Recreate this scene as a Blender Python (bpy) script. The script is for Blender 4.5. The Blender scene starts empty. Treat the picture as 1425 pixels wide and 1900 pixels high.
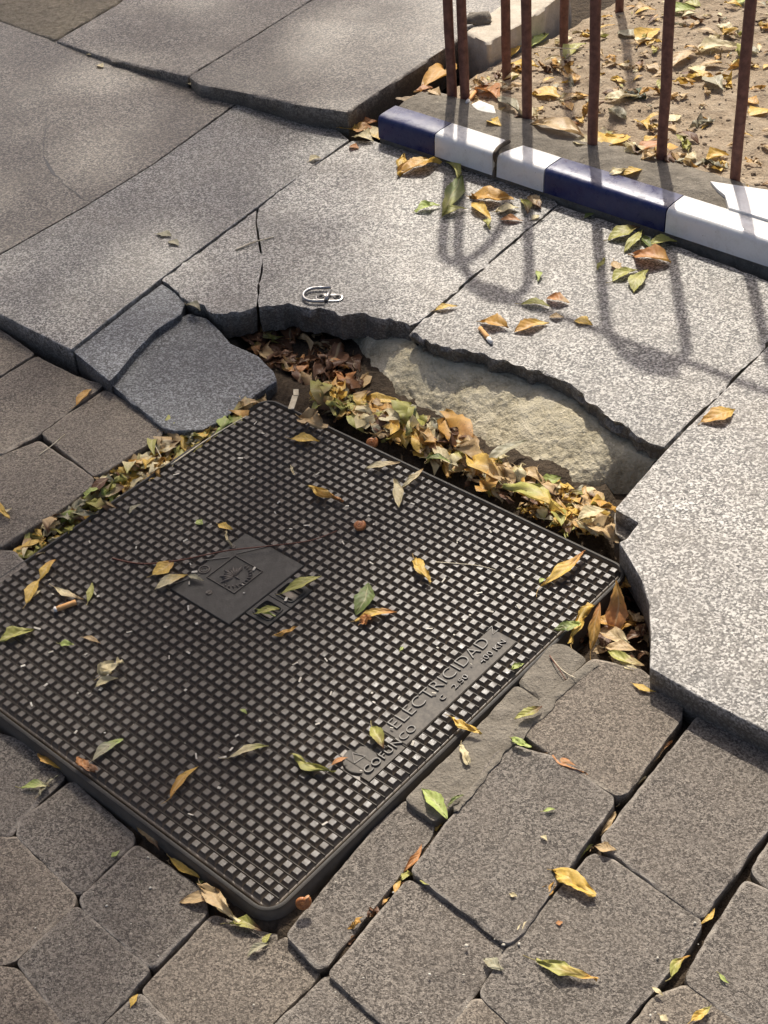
import bpy, bmesh, math, random
from mathutils import Vector, Matrix, noise
from mathutils.geometry import delaunay_2d_cdt
random.seed(7)
RAD = math.radians
scn = bpy.context.scene
COL = scn.collection

# ------------------------------------------------------------------ camera
W, H, F = 1425.0, 1900.0, 2650.0
PITCH, ROLL, CAMH = 0.69107031, -0.0952909, 1.24561817
_f = Vector((0, math.cos(PITCH), -math.sin(PITCH)))
_r0 = Vector((1, 0, 0)); _u0 = _r0.cross(_f)
_r = _r0*math.cos(ROLL) + _u0*math.sin(ROLL)
_u = _u0*math.cos(ROLL) - _r0*math.sin(ROLL)
cam_d = bpy.data.cameras.new('camera')
cam_d.sensor_fit = 'HORIZONTAL'; cam_d.sensor_width = 36.0
cam_d.lens = F/W*36.0
cam_d.clip_start = 0.05; cam_d.clip_end = 2000
cam = bpy.data.objects.new('camera', cam_d)
M = Matrix(((_r.x, _u.x, -_f.x, 0), (_r.y, _u.y, -_f.y, 0), (_r.z, _u.z, -_f.z, CAMH), (0, 0, 0, 1)))
cam.matrix_world = M
COL.objects.link(cam); scn.camera = cam

# ------------------------------------------------------------------ sky, sun, exposure
SUN_AZ, SUN_EL = RAD(7.6), RAD(49.0)          # azimuth from +Y towards +X
wd = bpy.data.worlds.new('World'); scn.world = wd; wd.use_nodes = True
wn = wd.node_tree
sky = wn.nodes.new('ShaderNodeTexSky'); sky.sky_type = 'NISHITA'; sky.sun_disc = False
sky.sun_elevation = SUN_EL; sky.sun_rotation = SUN_AZ
sky.altitude = 600; sky.air_density = 0.5; sky.dust_density = 7.0; sky.ozone_density = 0.0
bg = wn.nodes['Background']; bg.inputs['Strength'].default_value = 0.15
wn.links.new(sky.outputs[0], bg.inputs['Color'])
sd = bpy.data.lights.new('sun', 'SUN'); sd.energy = 4.4; sd.angle = RAD(0.9); sd.color = (1.0, 0.945, 0.86)
sun = bpy.data.objects.new('sun', sd); COL.objects.link(sun)
sdir = Vector((math.sin(SUN_AZ)*math.cos(SUN_EL), math.cos(SUN_AZ)*math.cos(SUN_EL), math.sin(SUN_EL)))
sun.rotation_euler = sdir.to_track_quat('Z', 'Y').to_euler(); sun.location = sdir*8
vs = scn.view_settings
vs.view_transform = 'Standard'; vs.look = 'None'; vs.gamma = 1; vs.exposure = 0.18
vs.use_curve_mapping = False

CROWN_N, CROWN_EDGE, PAL_TREE = 5200, .16, (.09, .13, .03)     # the tree that shades the left of the scene

CX, CY, TH = -.15943719, 1.34103584, .79175679     # centre and turn of the iron cover

# ------------------------------------------------------------------ helpers
def G(px, py, z=0.0):
    """photo pixel -> point on the horizontal plane at height z"""
    d = _r*((px-W/2)/F) - _u*((py-H/2)/F) + _f
    t = (z-CAMH)/d.z
    return Vector((d.x*t, d.y*t, z))

def tag(o, label=None, cat=None, group=None, kind=None):
    if label: o['label'] = label
    if cat: o['category'] = cat
    if group: o['group'] = group
    if kind: o['kind'] = kind
    return o

def empty(name, loc=(0, 0, 0)):
    o = bpy.data.objects.new(name, None); o.location = loc; o.empty_display_size = 0.05
    COL.objects.link(o); return o

def mk(name, verts, faces, mat=None, parent=None, smooth=False, attrs=None):
    me = bpy.data.meshes.new(name)
    me.from_pydata([tuple(v) for v in verts], [], faces)
    if smooth:
        me.polygons.foreach_set('use_smooth', [True]*len(me.polygons))
    if attrs:
        for an, (typ, vals) in attrs.items():
            if typ == 'F':
                a = me.attributes.new(an, 'FLOAT', 'POINT'); a.data.foreach_set('value', vals)
            else:
                a = me.attributes.new(an, 'FLOAT_COLOR', 'POINT')
                a.data.foreach_set('color', [c for v in vals for c in v])
    me.update()
    o = bpy.data.objects.new(name, me); COL.objects.link(o)
    if mat: me.materials.append(mat)
    if parent: attach(o, parent)
    return o

def attach(o, parent):
    o.parent = parent
    off = Vector((0, 0, 0)); q = parent
    while q is not None:
        off += q.location; q = q.parent
    o.location = o.location - off

def from_bm(name, bm, mat=None, parent=None, smooth=False):
    me = bpy.data.meshes.new(name); bm.to_mesh(me); bm.free()
    if smooth: me.polygons.foreach_set('use_smooth', [True]*len(me.polygons))
    o = bpy.data.objects.new(name, me); COL.objects.link(o)
    if mat: me.materials.append(mat)
    if parent: attach(o, parent)
    return o

def nz(x, y, z=0.0, s=1.0):
    return noise.noise(Vector((x*s, y*s, z*s)))

class MB:
    """collects shapes for one mesh"""
    def __init__(s): s.v = []; s.f = []
    def add(s, v, f):
        n = len(s.v); s.v += [Vector(a) for a in v]; s.f += [tuple(i+n for i in q) for q in f]
    def box(s, c, ax, ay, az, hx, hy, hz):
        c = Vector(c)
        v = [c+ax*(hx*i)+ay*(hy*j)+az*(hz*k) for k in (-1, 1) for j in (-1, 1) for i in (-1, 1)]
        s.add(v, [(0,2,3,1),(4,5,7,6),(0,1,5,4),(2,6,7,3),(0,4,6,2),(1,3,7,5)])
    def tube(s, pts, rad, n=8, caps=True, wob=0.0):
        pts = [Vector(p) for p in pts]; rings = []
        up = Vector((0, 0, 1)); prev = None
        for i, p in enumerate(pts):
            d = (pts[min(i+1, len(pts)-1)]-pts[max(i-1, 0)]).normalized()
            if prev is None:
                a = up if abs(d.z) < .9 else Vector((1, 0, 0))
                x = d.cross(a).normalized()
            else:
                x = (prev - d*prev.dot(d)).normalized()
            prev = x; y = d.cross(x)
            r = rad[i] if isinstance(rad, (list, tuple)) else rad
            rings.append([p + (x*math.cos(2*math.pi*k/n) + y*math.sin(2*math.pi*k/n))*r*(1+wob*random.uniform(-1, 1)) for k in range(n)])
        v = [q for r in rings for q in r]; f = []
        for i in range(len(pts)-1):
            for k in range(n):
                f.append((i*n+k, i*n+(k+1) % n, (i+1)*n+(k+1) % n, (i+1)*n+k))
        if caps:
            f.append(tuple(range(n-1, -1, -1))); f.append(tuple((len(pts)-1)*n+k for k in range(n)))
        s.add(v, f)
    def loft(s, rings, closed=True, cap0=False, cap1=False):
        n = len(rings[0]); v = [q for r in rings for q in r]; f = []
        for i in range(len(rings)-1):
            for k in range(n if closed else n-1):
                f.append((i*n+k, i*n+(k+1) % n, (i+1)*n+(k+1) % n, (i+1)*n+k))
        if cap0: f.append(tuple(range(n-1, -1, -1)))
        if cap1: f.append(tuple((len(rings)-1)*n+k for k in range(n)))
        s.add(v, f)
    def build(s, name, mat, parent=None, smooth=False):
        return mk(name, s.v, s.f, mat, parent, smooth)

# ------------------------------------------------------------------ materials
def new_mat(name):
    m = bpy.data.materials.new(name); m.use_nodes = True
    nt = m.node_tree; b = nt.nodes['Principled BSDF']
    return m, nt, b
def N(nt, typ, **kw):
    n = nt.nodes.new(typ)
    for k, v in kw.items():
        if k.startswith('i_'):
            key = k[2:]; key = int(key) if key.isdigit() else key.replace('_', ' ')
            n.inputs[key].default_value = v
        else: setattr(n, k, v)
    return n
def ramp(nt, fac, stops, interp='LINEAR'):
    r = nt.nodes.new('ShaderNodeValToRGB'); r.color_ramp.interpolation = interp
    el = r.color_ramp.elements
    while len(el) < len(stops): el.new(0.5)
    for e, (p, c) in zip(el, stops):
        e.position = p; e.color = c if len(c) == 4 else (*c, 1)
    nt.links.new(fac, r.inputs[0]); return r
def mixc(nt, fac, a, b, typ='MIX'):
    m = nt.nodes.new('ShaderNodeMix'); m.data_type = 'RGBA'; m.blend_type = typ
    for sock, val in ((m.inputs[0], fac), (m.inputs[6], a), (m.inputs[7], b)):
        if hasattr(val, 'links') or hasattr(val, 'is_linked'): nt.links.new(val, sock)
        elif isinstance(val, (int, float)): sock.default_value = val
        else: sock.default_value = (*val, 1) if len(val) == 3 else val
    return m.outputs[2]
def tex_noise(nt, co, scale, detail=4, rough=.55):
    n = N(nt, 'ShaderNodeTexNoise'); n.inputs['Scale'].default_value = scale
    n.inputs['Detail'].default_value = detail; n.inputs['Roughness'].default_value = rough
    nt.links.new(co, n.inputs['Vector']); return n.outputs['Fac']
def tex_vor(nt, co, scale, feature='F1', out='Distance', rnd=1.0):
    n = N(nt, 'ShaderNodeTexVoronoi', feature=feature); n.inputs['Scale'].default_value = scale
    n.inputs['Randomness'].default_value = rnd
    nt.links.new(co, n.inputs['Vector']); return n.outputs[out]
def coords(nt, shift=True):
    g = N(nt, 'ShaderNodeNewGeometry')
    if not shift: return g.outputs['Position']
    oi = N(nt, 'ShaderNodeObjectInfo')
    mu = N(nt, 'ShaderNodeVectorMath', operation='SCALE'); mu.inputs[0].default_value = (31.7, 17.3, 9.1)
    nt.links.new(oi.outputs['Random'], mu.inputs['Scale'])
    ad = N(nt, 'ShaderNodeVectorMath', operation='ADD')
    nt.links.new(g.outputs['Position'], ad.inputs[0]); nt.links.new(mu.outputs[0], ad.inputs[1])
    return ad.outputs[0]
def bump(nt, b, h, strength=.5, dist=.002, prev=None):
    n = N(nt, 'ShaderNodeBump'); n.inputs['Strength'].default_value = strength; n.inputs['Distance'].default_value = dist
    nt.links.new(h, n.inputs['Height'])
    if prev is not None: nt.links.new(prev, n.inputs['Normal'])
    nt.links.new(n.outputs[0], b.inputs['Normal']); return n.outputs[0]
def math_(nt, op, a, b=None):
    n = N(nt, 'ShaderNodeMath', operation=op)
    for s, v in ((n.inputs[0], a), (n.inputs[1], b)):
        if v is None: continue
        if isinstance(v, (int, float)): s.default_value = v
        else: nt.links.new(v, s)
    return n.outputs[0]
def attr(nt, name, out='Fac'):
    a = N(nt, 'ShaderNodeAttribute'); a.attribute_name = name; return a.outputs[out]
def objrand(nt): return N(nt, 'ShaderNodeObjectInfo').outputs['Random']

def granite(name, dark, mid, light, scale=400, rough=.48, dirt=(.2, .165, .12), dirt_amt=.35, bstr=.5, spec=.5):
    m, nt, b = new_mat(name); co = coords(nt)
    cell = tex_vor(nt, co, scale, 'F1', 'Color')
    sep = N(nt, 'ShaderNodeSeparateColor'); nt.links.new(cell, sep.inputs[0])
    n1 = tex_noise(nt, co, scale*1.15, 3, .7)
    n2 = tex_noise(nt, co, scale*.5, 2, .6)
    f = math_(nt, 'ADD', math_(nt, 'MULTIPLY', sep.outputs[0], .50), math_(nt, 'ADD', math_(nt, 'MULTIPLY', n1, .65), math_(nt, 'MULTIPLY', n2, .35)))
    r = ramp(nt, f, [(.56, dark), (.70, mid), (.78, mid), (.92, light)])
    # brown film of dirt lying in cloudy stains
    big = tex_noise(nt, co, 7, 6, .65); bigr = ramp(nt, big, [(.40, (0, 0, 0)), (.72, (1, 1, 1))])
    d = math_(nt, 'MULTIPLY', bigr.outputs[0], dirt_amt)
    c = mixc(nt, d, r.outputs[0], dirt)
    spots = tex_vor(nt, co, 42); sp = ramp(nt, spots, [(.0, (1, 1, 1)), (.075, (1, 1, 1)), (.11, (0, 0, 0))])
    msk = ramp(nt, tex_noise(nt, co, 13, 2), [(.56, (0, 0, 0)), (.68, (.35, .35, .35))])
    c = mixc(nt, math_(nt, 'MULTIPLY', sp.outputs[0], msk.outputs[0]), c, (.45, .42, .36))
    # old gum and oil spots, walked-in grime, tone differing slab by slab
    gm = ramp(nt, tex_vor(nt, co, 9.0), [(.0, (1, 1, 1)), (.085, (.8, .8, .8)), (.12, (0, 0, 0))])
    c = mixc(nt, math_(nt, 'MULTIPLY', gm.outputs[0], .30), c, (.05, .046, .04))
    gr = ramp(nt, tex_noise(nt, co, 3.2, 8, .72), [(.44, (0, 0, 0)), (.62, (1, 1, 1))])
    c = mixc(nt, math_(nt, 'MULTIPLY', gr.outputs[0], .35), c, tuple(x*.55 for x in mid))
    tone = ramp(nt, objrand(nt), [(.0, (.84, .83, .80)), (1.0, (1.08, 1.07, 1.05))])
    c = mixc(nt, 1.0, c, tone.outputs[0], 'MULTIPLY')
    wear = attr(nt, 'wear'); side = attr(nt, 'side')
    wn_ = math_(nt, 'MULTIPLY', wear, ramp(nt, tex_noise(nt, co, 60, 4), [(.4, (0, 0, 0)), (.7, (.55, .55, .55))]).outputs[0])
    c = mixc(nt, wn_, c, tuple(min(1, x*1.1) for x in light))
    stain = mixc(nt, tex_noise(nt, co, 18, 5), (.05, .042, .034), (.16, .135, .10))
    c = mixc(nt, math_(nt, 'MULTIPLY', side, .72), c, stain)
    nt.links.new(c, b.inputs['Base Color'])
    rr = ramp(nt, n1, [(.3, (rough+.16,)*3), (.75, (rough-.06,)*3)])
    nt.links.new(rr.outputs[0], b.inputs['Roughness'])
    b.inputs['Specular IOR Level'].default_value = spec
    h = math_(nt, 'ADD', n1, math_(nt, 'MULTIPLY', n2, .8))
    p = bump(nt, b, h, bstr, .0022)
    bump(nt, b, tex_noise(nt, co, 28, 5), .35, .004, p)
    return m

def paver_mat(name, a, bcol, light):
    m, nt, b = new_mat(name); co = coords(nt)
    g = tex_noise(nt, co, 650, 2, .8); g2 = tex_vor(nt, co, 480, 'F1', 'Color')
    sep = N(nt, 'ShaderNodeSeparateColor'); nt.links.new(g2, sep.inputs[0])
    f = math_(nt, 'ADD', math_(nt, 'MULTIPLY', g, .75), math_(nt, 'MULTIPLY', sep.outputs[0], .35))
    base = mixc(nt, objrand(nt), a, bcol)
    dk = mixc(nt, .70, base, (.012, .010, .008)); lt = mixc(nt, .55, base, light)
    r = ramp(nt, f, [(.40, (0, 0, 0)), (.55, (.42, .42, .42)), (.74, (1, 1, 1))])
    c = mixc(nt, r.outputs[0], dk, lt)
    big = ramp(nt, tex_noise(nt, co, 16, 6, .65), [(.36, (0, 0, 0)), (.70, (1, 1, 1))])
    c = mixc(nt, math_(nt, 'MULTIPLY', big.outputs[0], .38), c, (.235, .195, .15))
    st = ramp(nt, tex_noise(nt, co, 9, 5, .6), [(.30, (1, 1, 1)), (.46, (0, 0, 0))])
    c = mixc(nt, math_(nt, 'MULTIPLY', st.outputs[0], .28), c, (.035, .028, .024))
    # light aggregate and mortar crumbs showing through
    sp = ramp(nt, tex_vor(nt, co, 70), [(.0, (1, 1, 1)), (.10, (1, 1, 1)), (.16, (0, 0, 0))])
    msk = ramp(nt, tex_noise(nt, co, 21, 3), [(.50, (0, 0, 0)), (.62, (.55, .55, .55))])
    c = mixc(nt, math_(nt, 'MULTIPLY', sp.outputs[0], msk.outputs[0]), c, light)
    wear = attr(nt, 'wear'); side = attr(nt, 'side')
    wn_ = math_(nt, 'MULTIPLY', wear, ramp(nt, tex_noise(nt, co, 45, 5), [(.38, (0, 0, 0)), (.66, (.75, .75, .75))]).outputs[0])
    c = mixc(nt, wn_, c, light)
    c = mixc(nt, math_(nt, 'MULTIPLY', side, .8), c, (.045, .036, .028))
    nt.links.new(c, b.inputs['Base Color'])
    b.inputs['Roughness'].default_value = .62; b.inputs['Specular IOR Level'].default_value = .35
    h = math_(nt, 'ADD', g, math_(nt, 'MULTIPLY', tex_noise(nt, co, 260, 3), .7))
    p = bump(nt, b, h, .9, .003)
    bump(nt, b, tex_noise(nt, co, 35, 5), .4, .004, p)
    return m

def mineral(name, stops, scale=60, fine=350, rough=.85, bstr=.8, bd=.004, spec=.2):
    m, nt, b = new_mat(name); co = coords(nt, False)
    n = math_(nt, 'ADD', math_(nt, 'MULTIPLY', tex_noise(nt, co, scale, 6, .6), .6), math_(nt, 'MULTIPLY', tex_noise(nt, co, fine, 3, .7), .4))
    r = ramp(nt, n, stops); c = r.outputs[0]
    sp = ramp(nt, tex_vor(nt, co, 130), [(.0, (1, 1, 1)), (.13, (1, 1, 1)), (.2, (0, 0, 0))])
    msk = ramp(nt, tex_noise(nt, co, 40, 2), [(.52, (0, 0, 0)), (.62, (.6, .6, .6))])
    c = mixc(nt, math_(nt, 'MULTIPLY', sp.outputs[0], msk.outputs[0]), c, tuple(min(1, x*1.5) for x in stops[-1][1]))
    nt.links.new(c, b.inputs['Base Color']); b.inputs['Roughness'].default_value = rough
    b.inputs['Specular IOR Level'].default_value = spec
    p = bump(nt, b, tex_noise(nt, co, fine, 4, .7), bstr, bd*.5)
    bump(nt, b, tex_noise(nt, co, scale, 6, .65), bstr, bd*2, p)
    return m

def iron(name, base, dust=.5, rough=.36, metallic=.55):
    m, nt, b = new_mat(name); co = coords(nt, False)
    n = tex_noise(nt, co, 120, 5, .65); n2 = tex_noise(nt, co, 11, 5, .6)
    c = mixc(nt, n, tuple(x*.6 for x in base), tuple(x*1.35 for x in base))
    geo = N(nt, 'ShaderNodeNewGeometry'); sx = N(nt, 'ShaderNodeSeparateXYZ'); nt.links.new(geo.outputs['Position'], sx.inputs[0])
    # pale grit in the grooves, carried up the stud sides to lighten their shade
    low = ramp(nt, math_(nt, 'MULTIPLY', math_(nt, 'ADD', sx.outputs[2], .006), 80.0), [(.0, (1, 1, 1)), (.20, (.9, .9, .9)), (.52, (0, 0, 0))])
    dn = ramp(nt, math_(nt, 'ADD', math_(nt, 'MULTIPLY', n2, .6), math_(nt, 'MULTIPLY', n, .4)), [(.25, (0, 0, 0)), (.60, (1, 1, 1))])
    dm = math_(nt, 'MULTIPLY', math_(nt, 'MULTIPLY', low.outputs[0], dn.outputs[0]), dust)
    c = mixc(nt, dm, c, (.32, .265, .20))
    nt.links.new(c, b.inputs['Base Color'])
    mt = math_(nt, 'MULTIPLY', math_(nt, 'SUBTRACT', 1.0, dm), metallic)
    nt.links.new(mt, b.inputs['Metallic'])
    rr = ramp(nt, n, [(.3, (rough-.08,)*3), (.7, (rough+.18,)*3)])
    nt.links.new(rr.outputs[0], b.inputs['Roughness'])
    b.inputs['Specular IOR Level'].default_value = .32
    bump(nt, b, tex_noise(nt, co, 300, 4, .7), .45, .0008)
    return m

def glaze(name, colr, dirtc, amt, rough=.12, coat=1.0):
    m, nt, b = new_mat(name); co = coords(nt, False)
    n = tex_noise(nt, co, 60, 6, .7); f = ramp(nt, n, [(.45, (0, 0, 0)), (.75, (amt,)*3)])
    c = mixc(nt, f.outputs[0], colr, dirtc)
    sp = ramp(nt, tex_vor(nt, co, 120), [(.0, (1, 1, 1)), (.09, (1, 1, 1)), (.13, (0, 0, 0))])
    msk = ramp(nt, tex_noise(nt, co, 35, 2), [(.57, (0, 0, 0)), (.63, (.7, .7, .7))])
    c = mixc(nt, math_(nt, 'MULTIPLY', sp.outputs[0], msk.outputs[0]), c, tuple(dirtc))
    # splashed dust on the upper faces and grime low on the front
    geo = N(nt, 'ShaderNodeNewGeometry'); s1 = N(nt, 'ShaderNodeSeparateXYZ'); nt.links.new(geo.outputs['True Normal'], s1.inputs[0])
    up = ramp(nt, s1.outputs[2], [(.6, (0, 0, 0)), (.97, (1, 1, 1))])
    dd = ramp(nt, tex_noise(nt, co, 22, 6, .7), [(.40, (0, 0, 0)), (.75, (.6, .6, .6))])
    c = mixc(nt, math_(nt, 'MULTIPLY', math_(nt, 'MULTIPLY', up.outputs[0], dd.outputs[0]), amt*1.6), c, (.42, .38, .33))
    nt.links.new(c, b.inputs['Base Color'])
    rr = ramp(nt, n, [(.4, (rough,)*3), (.75, (rough+.35,)*3)]); nt.links.new(rr.outputs[0], b.inputs['Roughness'])
    b.inputs['Specular IOR Level'].default_value = .5
    bump(nt, b, tex_noise(nt, co, 40, 3), .12, .002)
    return m

def simple(name, c1, c2, scale=150, rough=.6, metallic=0.0, bstr=.3, bd=.001, spec=.4):
    m, nt, b = new_mat(name); co = coords(nt)
    n = tex_noise(nt, co, scale, 5, .65)
    c = mixc(nt, ramp(nt, n, [(.35, (0, 0, 0)), (.66, (1, 1, 1))]).outputs[0], c1, c2)
    nt.links.new(c, b.inputs['Base Color']); b.inputs['Roughness'].default_value = rough
    b.inputs['Metallic'].default_value = metallic; b.inputs['Specular IOR Level'].default_value = spec
    bump(nt, b, n, bstr, bd); return m

def leaf_material():
    m, nt, b = new_mat('leaf'); co = coords(nt)
    col = attr(nt, 'Col', 'Color'); t = attr(nt, 'across')
    n = tex_noise(nt, co, 170, 5, .7)
    c = mixc(nt, ramp(nt, n, [(.35, (0, 0, 0)), (.75, (.45, .45, .45))]).outputs[0], col, (.17, .085, .03))
    sp = ramp(nt, tex_vor(nt, co, 210), [(.0, (1, 1, 1)), (.12, (1, 1, 1)), (.22, (0, 0, 0))])
    msk = ramp(nt, tex_noise(nt, co, 45, 2), [(.5, (0, 0, 0)), (.6, (.75, .75, .75))])
    c = mixc(nt, math_(nt, 'MULTIPLY', sp.outputs[0], msk.outputs[0]), c, (.10, .045, .02))
    rib = ramp(nt, math_(nt, 'ABSOLUTE', t), [(.0, (1, 1, 1)), (.05, (.8, .8, .8)), (.11, (0, 0, 0))])
    light = mixc(nt, .55, c, (.72, .60, .34))
    c = mixc(nt, math_(nt, 'MULTIPLY', rib.outputs[0], .6), c, light)
    nt.links.new(c, b.inputs['Base Color']); b.inputs['Roughness'].default_value = .5
    b.inputs['Specular IOR Level'].default_value = .35
    v = attr(nt, 'vein')
    wv = math_(nt, 'ADD', math_(nt, 'MULTIPLY', math_(nt, 'SINE', math_(nt, 'MULTIPLY', v, 58.0)), .5), n)
    bump(nt, b, wv, .35, .0008)
    tr = N(nt, 'ShaderNodeBsdfTranslucent'); nt.links.new(c, tr.inputs['Color'])
    mx = N(nt, 'ShaderNodeMixShader'); mx.inputs[0].default_value = .22
    nt.links.new(b.outputs[0], mx.inputs[1]); nt.links.new(tr.outputs[0], mx.inputs[2])
    out = [q for q in nt.nodes if q.type == 'OUTPUT_MATERIAL'][0]
    nt.links.new(mx.outputs[0], out.inputs['Surface'])
    return m

MAT = {}
MAT['granite'] = granite('granite_grey', (.030, .027, .022), (.195, .181, .158), (.60, .57, .515), spec=.6)
MAT['granite_fine'] = granite('granite_worn', (.045, .039, .031), (.158, .136, .106), (.42, .37, .295), scale=340, bstr=.45, dirt=(.15, .122, .088), dirt_amt=.55)
MAT['granite_blue'] = granite('granite_bluish', (.020, .022, .025), (.075, .081, .088), (.26, .275, .29), dirt_amt=.08)
MAT['paver'] = paver_mat('concrete_paver', (.140, .118, .096), (.195, .155, .118), (.48, .425, .35))
MAT['paver_brown'] = paver_mat('concrete_paver_brown', (.20, .158, .118), (.24, .188, .138), (.50, .43, .335))
MAT['mortar'] = mineral('mortar', [(.3, (.13, .112, .086)), (.5, (.22, .192, .15)), (.66, (.30, .265, .21))], 38, 420, .9, .9, .005)
MAT['rough_cement'] = mineral('rough_cement', [(.3, (.24, .20, .13)), (.62, (.60, .51, .37))], 70, 300, .9, 1.0, .01)
MAT['bed'] = mineral('concrete_bed', [(.34, (.28, .235, .15)), (.50, (.53, .465, .32)), (.66, (.66, .59, .435))], 26, 240, .95, .9, .006)
MAT['ground'] = mineral('ground_soil', [(.3, (.035, .026, .018)), (.6, (.12, .088, .058))], 60, 300, .95, 1.0, .008)
MAT['soil'] = mineral('planter_soil', [(.32, (.21, .155, .10)), (.5, (.36, .28, .19)), (.66, (.46, .375, .265))], 30, 230, .95, 1.0, .006)
MAT['iron'] = iron('cast_iron', (.082, .067, .052), .95, .34, .0)
MAT['iron_plate'] = iron('cast_iron_plate', (.046, .042, .035), .35, .55, .0)
MAT['iron_text'] = simple('dusty_cast_iron', (.062, .053, .042), (.115, .099, .077), 160, .65, .05)
MAT['letters'] = simple('glint_iron', (.085, .074, .058), (.16, .143, .115), 200, .5, .0)  # paler than the plate: the sun's glint is painted into the letters
MAT['blue'] = glaze('blue_glaze', (.008, .015, .085), (.11, .12, .17), .35, .26)
MAT['white'] = glaze('white_glaze', (.78, .765, .725), (.35, .29, .21), .35, .2)
MAT['rust'] = simple('rusty_bar', (.12, .052, .038), (.24, .11, .078), 90, .55, .15, .5, .002)
MAT['leaf'] = leaf_material()
MAT['twig'] = simple('twig_red', (.11, .035, .02), (.19, .07, .04), 200, .6)
MAT['straw'] = simple('straw', (.50, .42, .27), (.68, .60, .43), 120, .6)
MAT['filter'] = simple('cigarette_filter', (.62, .31, .10), (.74, .43, .18), 260, .8)
MAT['paper'] = simple('white_paper', (.72, .68, .60), (.82, .79, .73), 90, .85)
MAT['steel'] = simple('steel', (.30, .29, .275), (.44, .43, .41), 90, .38, 1.0, .1, .0005)
MAT['dark_steel'] = simple('dark_steel', (.05, .05, .05), (.09, .085, .08), 90, .45, .6, .1, .0005)
MAT['shell'] = simple('snail_shell', (.30, .09, .025), (.52, .22, .07), 300, .3, 0, .2, .0006)
MAT['shell_inner'] = simple('shell_mouth', (.40, .2, .09), (.6, .35, .18), 300, .4)
MAT['stone'] = mineral('pale_stone', [(.3, (.40, .34, .25)), (.6, (.60, .53, .42))], 30, 220, .85, .5, .004)
MAT['crumb'] = simple('crumb', (.42, .38, .30), (.66, .62, .52), 90, .9)
MAT['bark'] = simple('bark', (.06, .045, .03), (.14, .11, .08), 30, .9)

# ------------------------------------------------------------------ stone pieces traced on their own plane
def rounded(poly, rad, step):
    """polygon with clipped corners, resampled"""
    n = len(poly); out = []
    for i in range(n):
        p0, p1, p2 = poly[i-1], poly[i], poly[(i+1) % n]
        a = (p0-p1); b = (p2-p1); la, lb = a.length, b.length
        r = min(rad, la*.35, lb*.35)
        s = p1+a.normalized()*r; e = p1+b.normalized()*r
        for k in (0, .33, .67, 1.0):
            q = s.lerp(p1, k).lerp(p1.lerp(e, k), k)
            out.append(q)
    res = []
    for i in range(len(out)):
        p, q = out[i], out[(i+1) % len(out)]
        L = (q-p).length; m = max(1, int(L/step))
        if L < 1e-6: continue
        for k in range(m): res.append(p.lerp(q, k/m))
    return res
def normals2(pts):
    n = len(pts); out = []
    for i in range(n):
        t = (pts[(i+1) % n]-pts[i-1]) + (pts[(i+3) % n]-pts[i-3])*.5
        v = Vector((t.y, -t.x, 0))
        out.append(v.normalized() if v.length > 1e-9 else Vector((1, 0, 0)))
    return out
OUTL = []
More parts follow.
